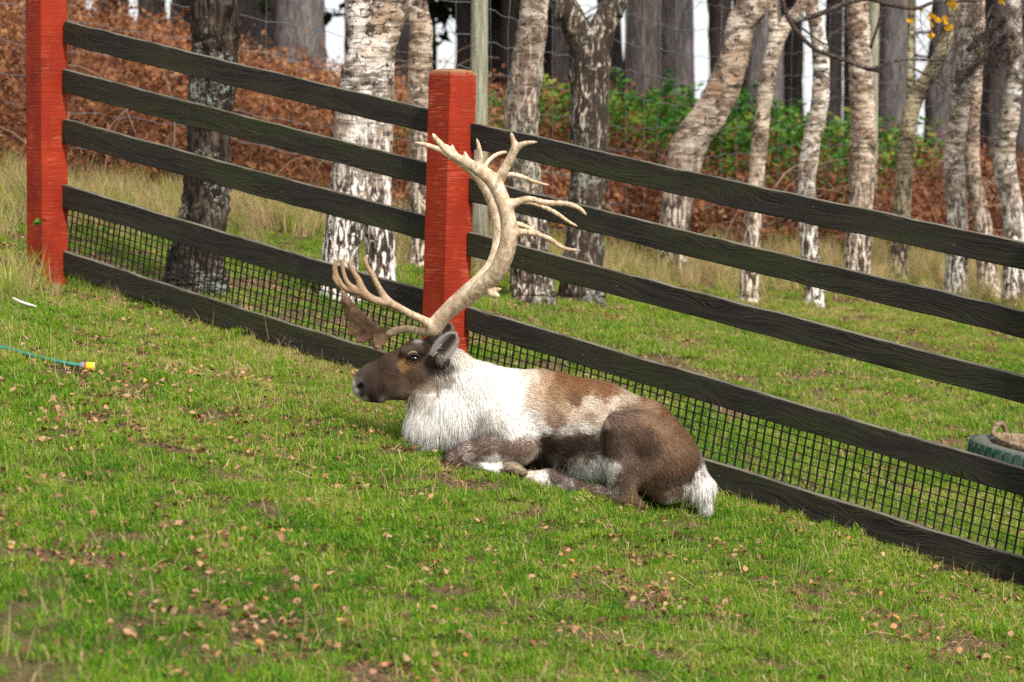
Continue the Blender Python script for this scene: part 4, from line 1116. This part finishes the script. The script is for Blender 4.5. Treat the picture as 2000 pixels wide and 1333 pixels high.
W, W2, CR, TN, BR_, RB, DKc, HB, MBc = (.80,.77,.73), (.60,.56,.51), (.52,.43,.33), (.30,.195,.115), (.155,.088,.048), (.215,.11,.05), (.034,.022,.017), (.135,.088,.062), (.085,.056,.043)
CO = [(686,745,(.42,.40,.38)),(698,740,(.10,.08,.075)),(690,768,(.5,.48,.46)),(700,727,(.06,.045,.04)),(703,752,(.012,.010,.010)),(698,773,(.45,.43,.42)),(712,777,(.35,.33,.31)),(728,783,(.05,.04,.04)),(748,784,(.3,.26,.23)),
 (720,735,(.04,.026,.02)),(745,712,(.045,.03,.022)),(740,758,(.05,.033,.026)),(722,765,(.035,.024,.02)),(706,768,(.015,.012,.012)),(722,773,(.02,.015,.014)),(768,692,(.07,.047,.034)),(770,722,(.06,.04,.029)),(768,752,(.10,.068,.047)),(790,770,(.19,.135,.095)),(770,775,(.16,.115,.085)),
 (800,672,(.09,.065,.05)),(812,680,(.06,.043,.034)),(800,725,(.10,.066,.045)),(789,712,(.26,.15,.065)),(835,670,DKc),(835,695,(.05,.036,.03)),(846,715,(.06,.045,.038)),(822,735,(.13,.09,.065)),(800,748,(.14,.095,.066)),(832,757,(.34,.27,.21)),(812,772,(.46,.41,.36)),
 (813,654,(.42,.39,.36)),(868,705,(.09,.07,.06)),(884,695,W2),(862,735,(.46,.41,.36)),(848,745,(.30,.24,.19)),(900,700,(.72,.65,.57)),(905,730,W),(880,760,W),(840,775,W2),(950,715,W),(950,760,W),(1000,735,W),(1000,775,W),(1035,725,(.62,.54,.45)),(860,790,W),(815,800,W),(850,830,W),(800,850,W),(850,860,W),(900,800,W),(930,840,W),(965,815,W2),
 (1000,828,W),(1022,818,W),(985,850,(.42,.35,.30)),(960,850,(.35,.31,.29)),(1030,846,W),(1060,723,(.40,.28,.17)),(1090,735,RB),(1080,758,TN),(1050,755,(.50,.38,.26)),(1040,785,(.55,.44,.33)),(1028,805,W2),(1130,748,RB),(1180,758,RB),(1120,768,BR_),(1100,788,(.42,.30,.20)),(1150,785,(.55,.46,.36)),(1195,784,(.55,.46,.37)),(1120,800,(.50,.40,.31)),(1070,803,(.34,.235,.155)),(1090,817,(.26,.18,.13)),(1150,806,(.33,.235,.17)),
 (1055,823,(.65,.60,.55)),(1100,828,(.50,.45,.40)),(1140,820,(.60,.55,.49)),(1168,812,CR),(1230,772,(.45,.36,.27)),(1262,783,(.30,.20,.125)),(1250,766,RB),(1300,800,(.17,.09,.045)),(1335,842,BR_),(1290,820,(.25,.165,.105)),(1312,860,(.19,.125,.082)),
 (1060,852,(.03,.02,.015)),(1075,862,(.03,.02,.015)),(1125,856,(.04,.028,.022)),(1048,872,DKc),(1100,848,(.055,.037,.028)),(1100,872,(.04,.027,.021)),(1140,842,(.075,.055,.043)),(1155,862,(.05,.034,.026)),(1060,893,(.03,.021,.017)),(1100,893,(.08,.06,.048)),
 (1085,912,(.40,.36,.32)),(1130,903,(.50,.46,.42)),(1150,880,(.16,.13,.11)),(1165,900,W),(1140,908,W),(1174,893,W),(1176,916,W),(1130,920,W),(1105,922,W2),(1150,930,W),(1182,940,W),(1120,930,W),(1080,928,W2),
 (1180,830,(.08,.055,.042)),(1200,800,(.12,.082,.062)),(1230,795,(.16,.11,.078)),(1190,870,(.085,.057,.044)),(1230,840,(.10,.067,.05)),(1255,830,(.10,.066,.047)),(1272,862,(.085,.056,.041)),(1265,808,(.24,.155,.098)),(1300,885,(.155,.10,.066)),(1290,922,HB),(1235,900,(.145,.096,.07)),(1208,930,(.11,.076,.058)),(1250,942,(.21,.147,.10)),(1342,900,BR_),(1356,914,HB),(1320,950,(.19,.135,.098)),(1288,962,(.22,.165,.125)),(1225,968,(.20,.135,.085)),(1243,980,(.15,.10,.07)),
 (1366,926,W),(1382,960,W),(1375,988,W),(1345,962,W),(1330,978,W),(1300,978,W2)]
LG_ = [(1216,965,(.17,.115,.078)),(1180,955,(.08,.053,.045)),(1130,944,(.07,.046,.04)),(1085,925,(.085,.06,.052)),(1060,928,W),(1075,940,(.75,.72,.70)),(1085,915,(.07,.05,.045)),(1045,915,(.55,.46,.36)),(1030,930,W),
 (1012,860,(.16,.11,.085)),(985,868,(.10,.068,.052)),(950,865,(.09,.06,.046)),(930,868,(.09,.06,.046)),(915,875,(.095,.064,.047)),(905,862,(.10,.068,.05)),(890,880,(.09,.061,.046)),(882,900,(.07,.048,.04)),(925,905,(.06,.042,.036)),(945,912,(.055,.04,.035)),(958,900,W),(962,912,(.65,.6,.56)),(972,890,W2),(980,915,(.08,.065,.055))]
def shepard(Q, table):
    pt = np.array([(a, b) for a, b, c in table], float); cc = np.array([c for a, b, c in table])
    out = np.zeros((len(Q), 3))
    for i in range(0, len(Q), 20000):
        q = Q[i:i + 20000]
        w = 1.0 / (((q[:, None, :2] - pt[None]) ** 2).sum(-1) + 30.0) ** 2.6
        out[i:i + 20000] = (w @ cc) / w.sum(1)[:, None]
    return out
def coat(Q, jit=0.0):
    r = np.random.default_rng(4)
    q = Q.copy()
    # ragged colour borders
    q[:, 0] += 7 * (vnoise(Q[:, 0], Q[:, 1], .09, 41) - .5) * 2 * (Q[:, 0] > 850); q[:, 1] += 5 * (vnoise(Q[:, 0], Q[:, 1], .11, 42) - .5) * 2 * (Q[:, 0] > 850)
    if jit: q[:, :2] += r.normal(size=(len(Q), 2)) * jit * np.where(Q[:, :1] < 850, .45, 1)
    c = shepard(q, CO); dl = B.sample(Q, B.leg)
    t = np.clip((7 - dl) / 6, 0, 1)[:, None]
    c = c * (1 - t) + shepard(q, LG_) * t
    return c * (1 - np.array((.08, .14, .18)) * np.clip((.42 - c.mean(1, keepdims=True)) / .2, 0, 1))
def mat_coat(name, rough=.8):
    k = M(name, rough, .12); a = k.attr('col').outputs['Color']; k.set('Base Color', a)
    if name == 'coat_hair': k.translucent(a, .20)
    return k.m
MCOAT, MFUR = mat_coat('coat_skin'), mat_coat('coat_hair', .75)
foot = dworld([(1000, 930, 0)])[0]
deer = thing('reindeer', foot, 'brown and white bull reindeer with huge antlers lying on the grass', 'reindeer')
body = part('body', dworld(BV), BF, MCOAT, deer)
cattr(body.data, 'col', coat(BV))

# ---- hair: tapered strands rooted on the skin
def fur(N, seed):
    r = np.random.default_rng(seed)
    a, b, c, d = (BV[BF[:, i]] for i in range(4))
    ar = np.linalg.norm(np.cross(c - a, d - b), axis=1); cen = (a + b + c + d) / 4
    wt = ar * np.where(cen[:, 0] < 860, 1.9, 1.0) * np.where(cen[:, 2] > 45, .45, 1.0) * np.where(cen[:, 0] < 722, .5, 1)
    f = r.choice(len(BF), N, p=wt / wt.sum()); s, t = r.random((2, N, 1))
    Q = (a[f] * (1 - s) + b[f] * s) * (1 - t) + (d[f] * (1 - s) + c[f] * s) * t
    nrm = B.grad(Q)
    u, v, w = Q.T; dl = B.sample(Q, B.leg); leg = dl < 3
    fl = np.zeros((N, 3)); L = np.zeros(N)
    head = (u < 852) & (v < 790) & ~((u > 800) & (v > 765)); mane = (u < 965) & ~head & (dl > 14); chest = mane & (v > 765) & (u < 915); haunch = (u > 1170) & (v > 800); tail = (u > 1350) & (v > 915)
    fl[:] = (1, .42, 0); L[:] = 9.5
    fl[mane] = (.35, 1, 0); L[mane] = 15
    fl[chest] = (-.02, 1, 0); L[chest] = 27
    fl[chest & (u < 860)] = (-.22, 1, 0); lowc = chest & (v > 845); L[lowc] = 34; fl[lowc & (u < 850)] = (-.7, 1, 0)
    fl[haunch] = (.45, 1, 0); L[haunch] = 8
    belly = (u > 1060) & (u < 1195) & (v > 885); fl[belly] = (.25, 1, 0); L[belly] = 13
    fl[head] = (1, .12, 0); L[head] = 4.5; L[head & (u < 735)] = 2.2
    lf = leg & (u < 1030) & (v < 885); fl[leg] = (-1, .1, 0); fl[leg & (u < 1030)] = (-.8, .5, 0); L[leg] = 5.5
    cn = leg & (u < 985) & (v > 893); fl[cn] = (1, .25, 0)
    fl[tail] = (.18, 1, 0); L[tail] = 20
    shl = (u > 955) & (u < 1040) & (v > 815) & ~leg; L[shl] = 12; fl[shl] = (.5, 1, 0)
    fl += r.normal(size=(N, 3)) * .13
    clump = np.c_[vnoise(u, v, .12, 51), vnoise(u, v, .12, 52), vnoise(u, v, .12, 53)] - .5; fl += clump * .45
    tg = fl - nrm * (fl * nrm).sum(1)[:, None]; tg /= np.linalg.norm(tg, axis=1)[:, None] + 1e-9
    L *= r.uniform(.6, 1.25, N)
    lift = np.where(head | leg, .16, .20) + .08 * r.normal(size=N)
    long_ = (L > 17)
    m = Q + L[:, None] * .5 * (tg + nrm * (lift * 1.1)[:, None])
    e = m + L[:, None] * .5 * (tg + nrm * (lift * .3)[:, None] + np.array((0, .35, 0)) * long_[:, None])
    sd = np.cross(tg, nrm); sd /= np.linalg.norm(sd, axis=1)[:, None] + 1e-9
    hw = np.where(head | leg, .42, .60)[:, None] * r.uniform(.7, 1.2, (N, 1))
    V = np.stack([Q - nrm * .6 - sd * hw, Q - nrm * .6 + sd * hw, m + sd * hw * .9, m - sd * hw * .9, e], 1).reshape(-1, 3)
    i = np.arange(N) * 5
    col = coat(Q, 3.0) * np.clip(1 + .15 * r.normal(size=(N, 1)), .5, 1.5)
    return V, i, np.clip(col, 0, .9), nrm
FV, FI, FC, FN3 = fur(170000, 61)
nn = np.c_[FN3[:, 0], FN3[:, 2], -FN3[:, 1]]
me = bpy.data.meshes.new('fur')
vv = dworld(FV) - np.array(deer.location)
gn = np.cross(vv[FI + 1] - vv[FI], vv[FI + 2] - vv[FI]); flip = (gn * nn).sum(1) < 0
tri = np.concatenate([np.c_[FI, FI + 1, FI + 2], np.c_[FI, FI + 2, FI + 3], np.c_[FI + 3, FI + 2, FI + 4]])
fl3 = np.tile(flip, 3); tri[fl3] = tri[fl3][:, ::-1]
fo = link('fur', mesh('fur', vv, tri, MFUR, True), body)
cattr(fo.data, 'col', np.repeat(FC, 5, axis=0)); tag(fo, kind='stuff')
nn = nn + np.random.default_rng(8).normal(size=(len(FC), 3)) * .16
nn /= np.linalg.norm(nn, axis=1)[:, None]; fo.data.normals_split_custom_set_from_vertices(np.repeat(nn, 5, axis=0).astype(np.float32))

# ---- antlers, traced from the photograph (crop units -> photo units), each one smooth mesh
def cu(x, y): return 620 + x * .3526, 230 + y * .3526
def ch(F_, rows, k=5):
    q = np.array([(*cu(a, b), w, r * .3526) for a, b, w, r in rows]); n = max(3, (len(q) - 1) * 3 + 1)
    q = resample(q, n); q[:, 3] = np.maximum(q[:, 3], .9); F_.chain([tuple(x) for x in q], k)
NE = Field((640, 245, -150), (1170, 672, 10), 2.0)
ch(NE, [(640,1165,-17,44),(665,1125,-20,42),(720,1065,-28,42),(800,1000,-42,42),(900,925,-62,44),(985,845,-82,46),(1035,750,-96,46),(1062,640,-104,44),(1055,540,-106,40),(1022,430,-104,38),(975,340,-98,38),(905,282,-92,32),(825,238,-84,24),(735,185,-76,17),(690,140,-72,13),(665,112,-70,9),(646,84,-68,4)])
ch(NE, [(890,282,-92,24),(905,225,-96,13),(900,165,-100,9),(888,112,-102,4)])
ch(NE, [(995,352,-98,30),(1045,262,-106,22),(1085,185,-112,20),(1098,150,-114,18)]); ch(NE, [(1098,155,-114,15),(1082,112,-116,9),(1074,80,-118,4)]); ch(NE, [(1100,158,-114,16),(1150,135,-120,10),(1212,128,-126,5)])
ch(NE, [(1050,478,-106,28),(1105,452,-112,18),(1170,435,-118,14),(1260,455,-124,14),(1370,460,-128,12),(1440,485,-130,9),(1478,520,-132,4)])
ch(NE, [(1080,630,-104,30),(1120,615,-110,18),(1200,622,-118,12),(1280,650,-124,11),(1360,700,-126,9),(1445,712,-128,4)])
ch(NE, [(955,935,-72,26),(975,958,-80,14),(1002,964,-84,9)]); ch(NE, [(972,935,-78,10),(1020,927,-84,4)])
ch(NE, [(770,205,-78,14),(758,175,-76,8),(752,143,-74,3)]); ch(NE, [(742,185,-76,9),(728,160,-76,6),(718,147,-76,3)]); ch(NE, [(850,250,-86,13),(832,215,-84,8),(821,180,-82,3)])
# forward branch with its fingers
ch(NE, [(640,1150,-20,26),(600,1118,-26,22),(520,1075,-36,18),(450,1035,-44,18),(395,1000,-50,20),(350,930,-54,14),(315,860,-56,12),(280,800,-57,9),(276,770,-57,7),(288,745,-57,3)])
ch(NE, [(400,1010,-50,20),(340,1000,-52,18),(280,970,-54,20),(250,925,-54,18),(235,880,-54,13),(205,835,-53,10),(188,795,-52,7),(206,755,-52,3)])
ch(NE, [(270,965,-54,17),(215,935,-54,14),(170,890,-52,10),(150,830,-50,8),(148,790,-50,6),(160,757,-50,3)]); ch(NE, [(235,950,-54,15),(170,935,-50,12),(140,905,-48,8),(128,870,-47,3)])
# brow stem
ch(NE, [(640,1170,-14,24),(590,1178,-10,19),(510,1164,-7,16),(440,1172,-5,18),(395,1185,-5,22)])
NV, NF = NE.nets()
FA = Field((640, 245, -5), (1170, 672, 135), 2.2)
ch(FA, [(650,1158,17,40),(675,1118,20,38),(735,1048,30,38),(820,970,46,38),(905,900,64,40),(970,825,84,40),(1000,740,98,38),(1008,640,108,36),(990,520,112,34),(955,430,112,32),(915,360,108,30),(865,302,102,26),(800,252,96,20),(730,205,90,17),(650,165,84,13),(590,145,80,10),(532,132,76,4)])
ch(FA, [(1010,620,106,24),(1090,592,112,14),(1160,610,118,11),(1260,668,124,10),(1320,700,126,8),(1366,718,128,4)]); ch(FA, [(985,500,112,24),(1080,465,118,15),(1170,470,122,12),(1260,497,126,11),(1340,540,128,10),(1400,582,130,7),(1450,608,131,4)])
ch(FA, [(930,385,108,24),(1000,330,112,15),(1060,312,116,11),(1130,325,120,11),(1210,355,124,8),(1296,377,126,4)]); ch(FA, [(900,330,106,22),(930,260,112,10),(965,217,116,9),(1010,193,120,8),(1050,187,122,5)])
ch(FA, [(650,1150,18,26),(590,1125,24,18),(480,1075,34,13),(350,1030,42,13),(220,985,48,14),(140,945,50,14),(100,895,50,14),(85,840,50,11),(90,805,50,7),(106,782,50,3)]); ch(FA, [(125,940,50,12),(95,915,48,8),(74,878,46,3)])
AV, AF = FA.nets()
def mat_antler():
    k = M('antler_bone', .55, .3); c = k.coord()
    g = k.noise(k.mapping(c, (26, 26, 14)), 1, 4, .55, 1.6); b = k.noise(c, 5, 3); fl = k.noise(c, 120, 3, .6, .5)
    col = k.ramp(g, [(.3, (.30, .20, .115)), (.5, (.48, .36, .235)), (.66, (.68, .57, .43))])
    col = k.mix(k.ramp(b, [(.45, 0), (.7, .4)]), col, (.30, .20, .12))
    tp = k.attr('brown').outputs['Fac']; col = k.mix(tp, col, (.20, .11, .05))
    col = k.mix(k.ramp(fl, [(.35, .22), (.48, 0)]), col, (.16, .10, .06))
    k.set('Base Color', col); k.bump(k.math('ADD', g, fl), .5, .006); return k.m
MANT = mat_antler()
def mat_shovel():
    k = M('antler_shovel', .6, .25); c = k.coord()
    vein = k.voronoi(k.mapping(c, (26, 26, 26)), 1.0, 'DISTANCE_TO_EDGE'); g = k.noise(c, 18, 5, .65, 1)
    col = k.ramp(g, [(.3, (.075, .036, .022)), (.52, (.17, .095, .055)), (.72, (.38, .26, .16))])
    col = k.mix(k.ramp(vein, [(.0, .45), (.05, 0)]), col, (.04, .018, .014)); k.set('Base Color', col); k.bump(g, .6, .008); return k.m
na_ = part('antler', dworld(NV), NF, MANT, deer); na_['label'] = 'near antler with tined crown and forward branch'
fa_ = part('antler', dworld(AV), AF, MANT, deer); fa_['label'] = 'far antler partly hidden behind the near one'
for o, V_ in ((na_, NV), (fa_, AV)):
    # forward fingers and stalks are browner horn; the tops bleached
    fattr(o.data, 'brown', np.clip((845 - V_[:, 0]) / 140, 0, 1) * np.clip((V_[:, 1] - 450) / 60, 0, 1) * .78)
# flat brow shovel: an outline with thickness that swells at its middle
OUT = [(430,1158),(380,1160),(330,1140),(290,1110),(250,1075),(215,1040),(190,1015),(165,975),(140,940),(126,925),(132,965),(140,1000),(120,1020),(138,1035),(152,1050),(145,1080),(160,1105),(178,1120),(158,1148),(172,1165),(168,1188),(195,1198),(215,1208),(212,1232),(240,1243),(265,1238),(292,1222),(306,1228),(300,1258),(318,1278),(340,1278),(368,1248),(392,1218),(425,1195)]
o2 = np.array([cu(*p) for p in OUT]); 
import mathutils.geometry as mg
cen = np.array(cu(300, 1150)); V = []; F = []; n = len(o2); rings = [(1.0, 0.9), (.93, 2.0), (.72, 3.4), (.4, 4.2)]
for sd in (-1, 1):
    for sc, th in rings:
        for p in o2:
            q = cen + (p - cen) * sc; V.append((q[0], q[1], -5 + sd * th + 5 * math.sin((q[0] - 690) * .06) * .5))
    V.append((cen[0], cen[1], -5 + sd * 4.4))
m = len(rings) * n + 1
for s in (0, 1):
    for i in range(len(rings) - 1):
        for j in range(n):
            a, b = s * m + i * n + j, s * m + i * n + (j + 1) % n; f = (a, b, b + n, a + n); F.append(f if s else f[::-1])
    for j in range(n):
        a, b = s * m + (len(rings) - 1) * n + j, s * m + (len(rings) - 1) * n + (j + 1) % n; f = (a, b, s * m + m - 1); F.append(f if s else f[::-1])
for j in range(n):
    a, b = j, (j + 1) % n; F.append((a, b, b + m, a + m))
sh = sub('brow_shovel', dworld(V), F, mat_shovel(), na_, deer); sh['label'] = 'dark flat palmate brow tine over the face'

# fluffy ear rims
def fringe(path, direc, L, N, col, seed):
    r = np.random.default_rng(seed); q = resample(np.array(path, float), N); d = resample(np.array(direc, float), N) + r.normal(size=(N, 3)) * .25
    d /= np.linalg.norm(d, axis=1)[:, None]; q = q + r.normal(size=q.shape) * .8; l = (L * r.uniform(.5, 1.2, N))[:, None]; sd = np.cross(d, (0, 0, 1.)); sd /= np.linalg.norm(sd, axis=1)[:, None] + 1e-9
    V = np.stack([q - sd * .4, q + sd * .4, q + d * l], 1).reshape(-1, 3); return V, np.arange(3 * N).reshape(-1, 3)
MEARH = plain('ear_hair', (.27, .24, .22))
# ---- ears
def ear(sign, base, tip, width, cup, wbase, wtip):
    V, Cc = [], []; n, m = 12, 9
    for i in range(n + 1):
        s = i / n; c = np.array((*(np.array(base) * (1 - s) + np.array(tip) * s), wbase * (1 - s) + wtip * s))
        ax = np.array(tip) - np.array(base); ax = ax / np.linalg.norm(ax); pr = np.array((-ax[1], ax[0]))
        wd = width * (math.sqrt(max(.003, 1 - ((s - .5) / .5) ** 2)) if s > .5 else .62 + .38 * math.sin(s * math.pi))
        for j in range(m + 1):
            t = -1 + 2 * j / m
            V.append((c[0] + pr[0] * wd * t, c[1] + pr[1] * wd * t, c[2] + sign * -cup * (t * t) * (wd / width) + sign * cup))
    V = np.array(V); F = []
    for i in range(n):
        for j in range(m):
            a = i * (m + 1) + j; F.append((a, a + 1, a + m + 2, a + m + 1))
    me = mesh('ear', dworld(V) - np.array(deer.location), F, MCOAT)
    s = np.repeat(np.linspace(0, 1, n + 1), m + 1); t = np.tile(np.linspace(-1, 1, m + 1), n + 1)
    g = np.clip(1.6 - np.abs(t) * 1.9, 0, 1)[:, None]; col = np.array((.24, .21, .19)) * (1 - g) + np.array((.025, .018, .015)) * g; col = col * (1 - .25 * s[:, None] * (s[:, None] > .7))
    cattr(me, 'col', np.clip(col, 0, 1))
    rim = [V[i * (m + 1)] for i in range(n + 1)] + [V[i * (m + 1) + m] for i in range(n, -1, -1)]
    rim = np.array(rim); mid = np.array((*(np.array(base) * .5 + np.array(tip) * .5), (wbase + wtip) / 2)); out = rim - mid; out /= np.linalg.norm(out, axis=1)[:, None]
    out = out + np.array((*(ax * .9), 0)); FV_, FF_ = fringe(rim, out, 4.2, 500, None, 3)
    o = link('ear', me, deer); fo2 = link('ear_fringe', mesh('ear_fringe', dworld(FV_) - np.array(deer.location), FF_, MEARH), o); tag(fo2, kind='stuff'); md = o.modifiers.new('thickness', 'SOLIDIFY'); md.thickness = .006; md.offset = 0
    return o
ear(1, (850, 695), (891, 646), 18.5, 8, -58, -62)
ear(-1, (862, 668), (878, 634), 13, 6, 34, 44)
V, F = fringe([(846,690,-58),(852,676,-60),(860,668,-60)], [(.5,-.4,-.8),(.6,-.5,-.7),(.6,-.6,-.6)], 11, 130, None, 4)
fo3 = link('ear_tuft', mesh('ear_tuft', dworld(V) - np.array(deer.location), F, plain('ear_tuft_hair', (.58, .54, .50))), deer); tag(fo3, kind='stuff')

# ---- eyes with heavy lids
MEYE = plain('eye_dark', (.012, .008, .006), .12, .6, .1); MLID = plain('pale_eyelid', (.20, .145, .10), .9); MLIDD = plain('dark_eyelid', (.03, .02, .016), .8)
def ell(c, r3, n=14, m=10, tilt=0.0):
    V, F = [], []
    for i in range(m + 1):
        a = math.pi * i / m
        for j in range(n):
            b = 2 * math.pi * j / n; x, y, z = r3[0] * math.sin(a) * math.cos(b), r3[1] * math.cos(a), r3[2] * math.sin(a) * math.sin(b)
            V.append((c[0] + x * math.cos(tilt) - y * math.sin(tilt), c[1] + x * math.sin(tilt) + y * math.cos(tilt), c[2] + z))
    for i in range(m):
        for j in range(n): F.append((i * n + j, (i + 1) * n + j, (i + 1) * n + (j + 1) % n, i * n + (j + 1) % n))
    return np.array(V), F
for sgn in (-1, 1):
    nr = BV[(np.abs(BV[:, 0] - 826) < 6) & (np.abs(BV[:, 1] - 696) < 6) & (BV[:, 2] * sgn > 0)]
    we = sgn * (np.abs(nr[:, 2]).max() - 1.5)
    ey = part('eye', *[f(x) for f, x in zip((dworld, list), ell((809, 695, we), (10.5, 5.0, 4.5), tilt=.15))], MEYE, deer)
    arc = np.array([(796,698,we + sgn*.5),(800,690,we + sgn*3.6),(808,686.5,we + sgn*4.8),(816,688,we + sgn*4.2),(823,695,we + sgn*1.5)])
    V, F = tube(resample(arc, 16), [1.2, 1.8, 2.4, 2.8, 3, 3, 3, 3, 3, 3, 2.8, 2.6, 2.4, 2, 1.6, 1.2], 8); sub('eyelid', dworld(V), F, MLIDD, ey, deer)
    V, F = tube(resample(arc + np.array((-.5, -4.2, -sgn * 1.0)), 16), [.3, .6, 1.1, 1.6, 2.0, 2.3, 2.4, 2.4, 2.3, 2.0, 1.7, 1.4, 1.1, .8, .6, .3], 8); sub('brow_fold', dworld(V), F, MLID, ey, deer)
    arc2 = np.array([(796,698,we + sgn*.5),(803,702,we + sgn*3.0),(812,702.5,we + sgn*3.2),(823,696,we + sgn*1.5)])
    V, F = tube(resample(arc2 + np.array((0, -1.5, 0)), 14), 1.1, 8); sub('eyelid', dworld(V), F, MLIDD, ey, deer)

# ---- hooves
def mat_hoof():
    k = M('hoof_horn', .5, .35); c = k.coord(); g = k.noise(k.mapping(c, (40, 40, 120)), 1, 4, .6, .6)
    k.set('Base Color', k.ramp(g, [(.3, (.03, .022, .017)), (.5, (.14, .10, .065)), (.7, (.36, .27, .17))])); k.bump(g, .4, .003); return k.m
MHOOF = mat_hoof()
for sgn in (-1, 1):
    up = 0 if sgn < 0 else -22
    for rows in ([(976,899,90,12),(1002,902,96,13),(1022,912,98,9),(1028,917,98,4)], [(976,908,82,12),(996,914,82,12),(1012,922,82,8),(1017,926,82,3)], [(972,916,92,6),(984,924,94,4)],
                 [(1040,918,80,11),(1015,921,74,11),(998,926,72,7)], [(1040,924,94,11),(1026,929,97,9),(1016,932,98,5)]):
        q = resample(np.array(rows, float), 9); q[:, 2] *= sgn; q[:, 1] += up
        V, F = tube(q[:, :3], q[:, 3], 12); part('hoof', dworld(V), F, MHOOF, deer)
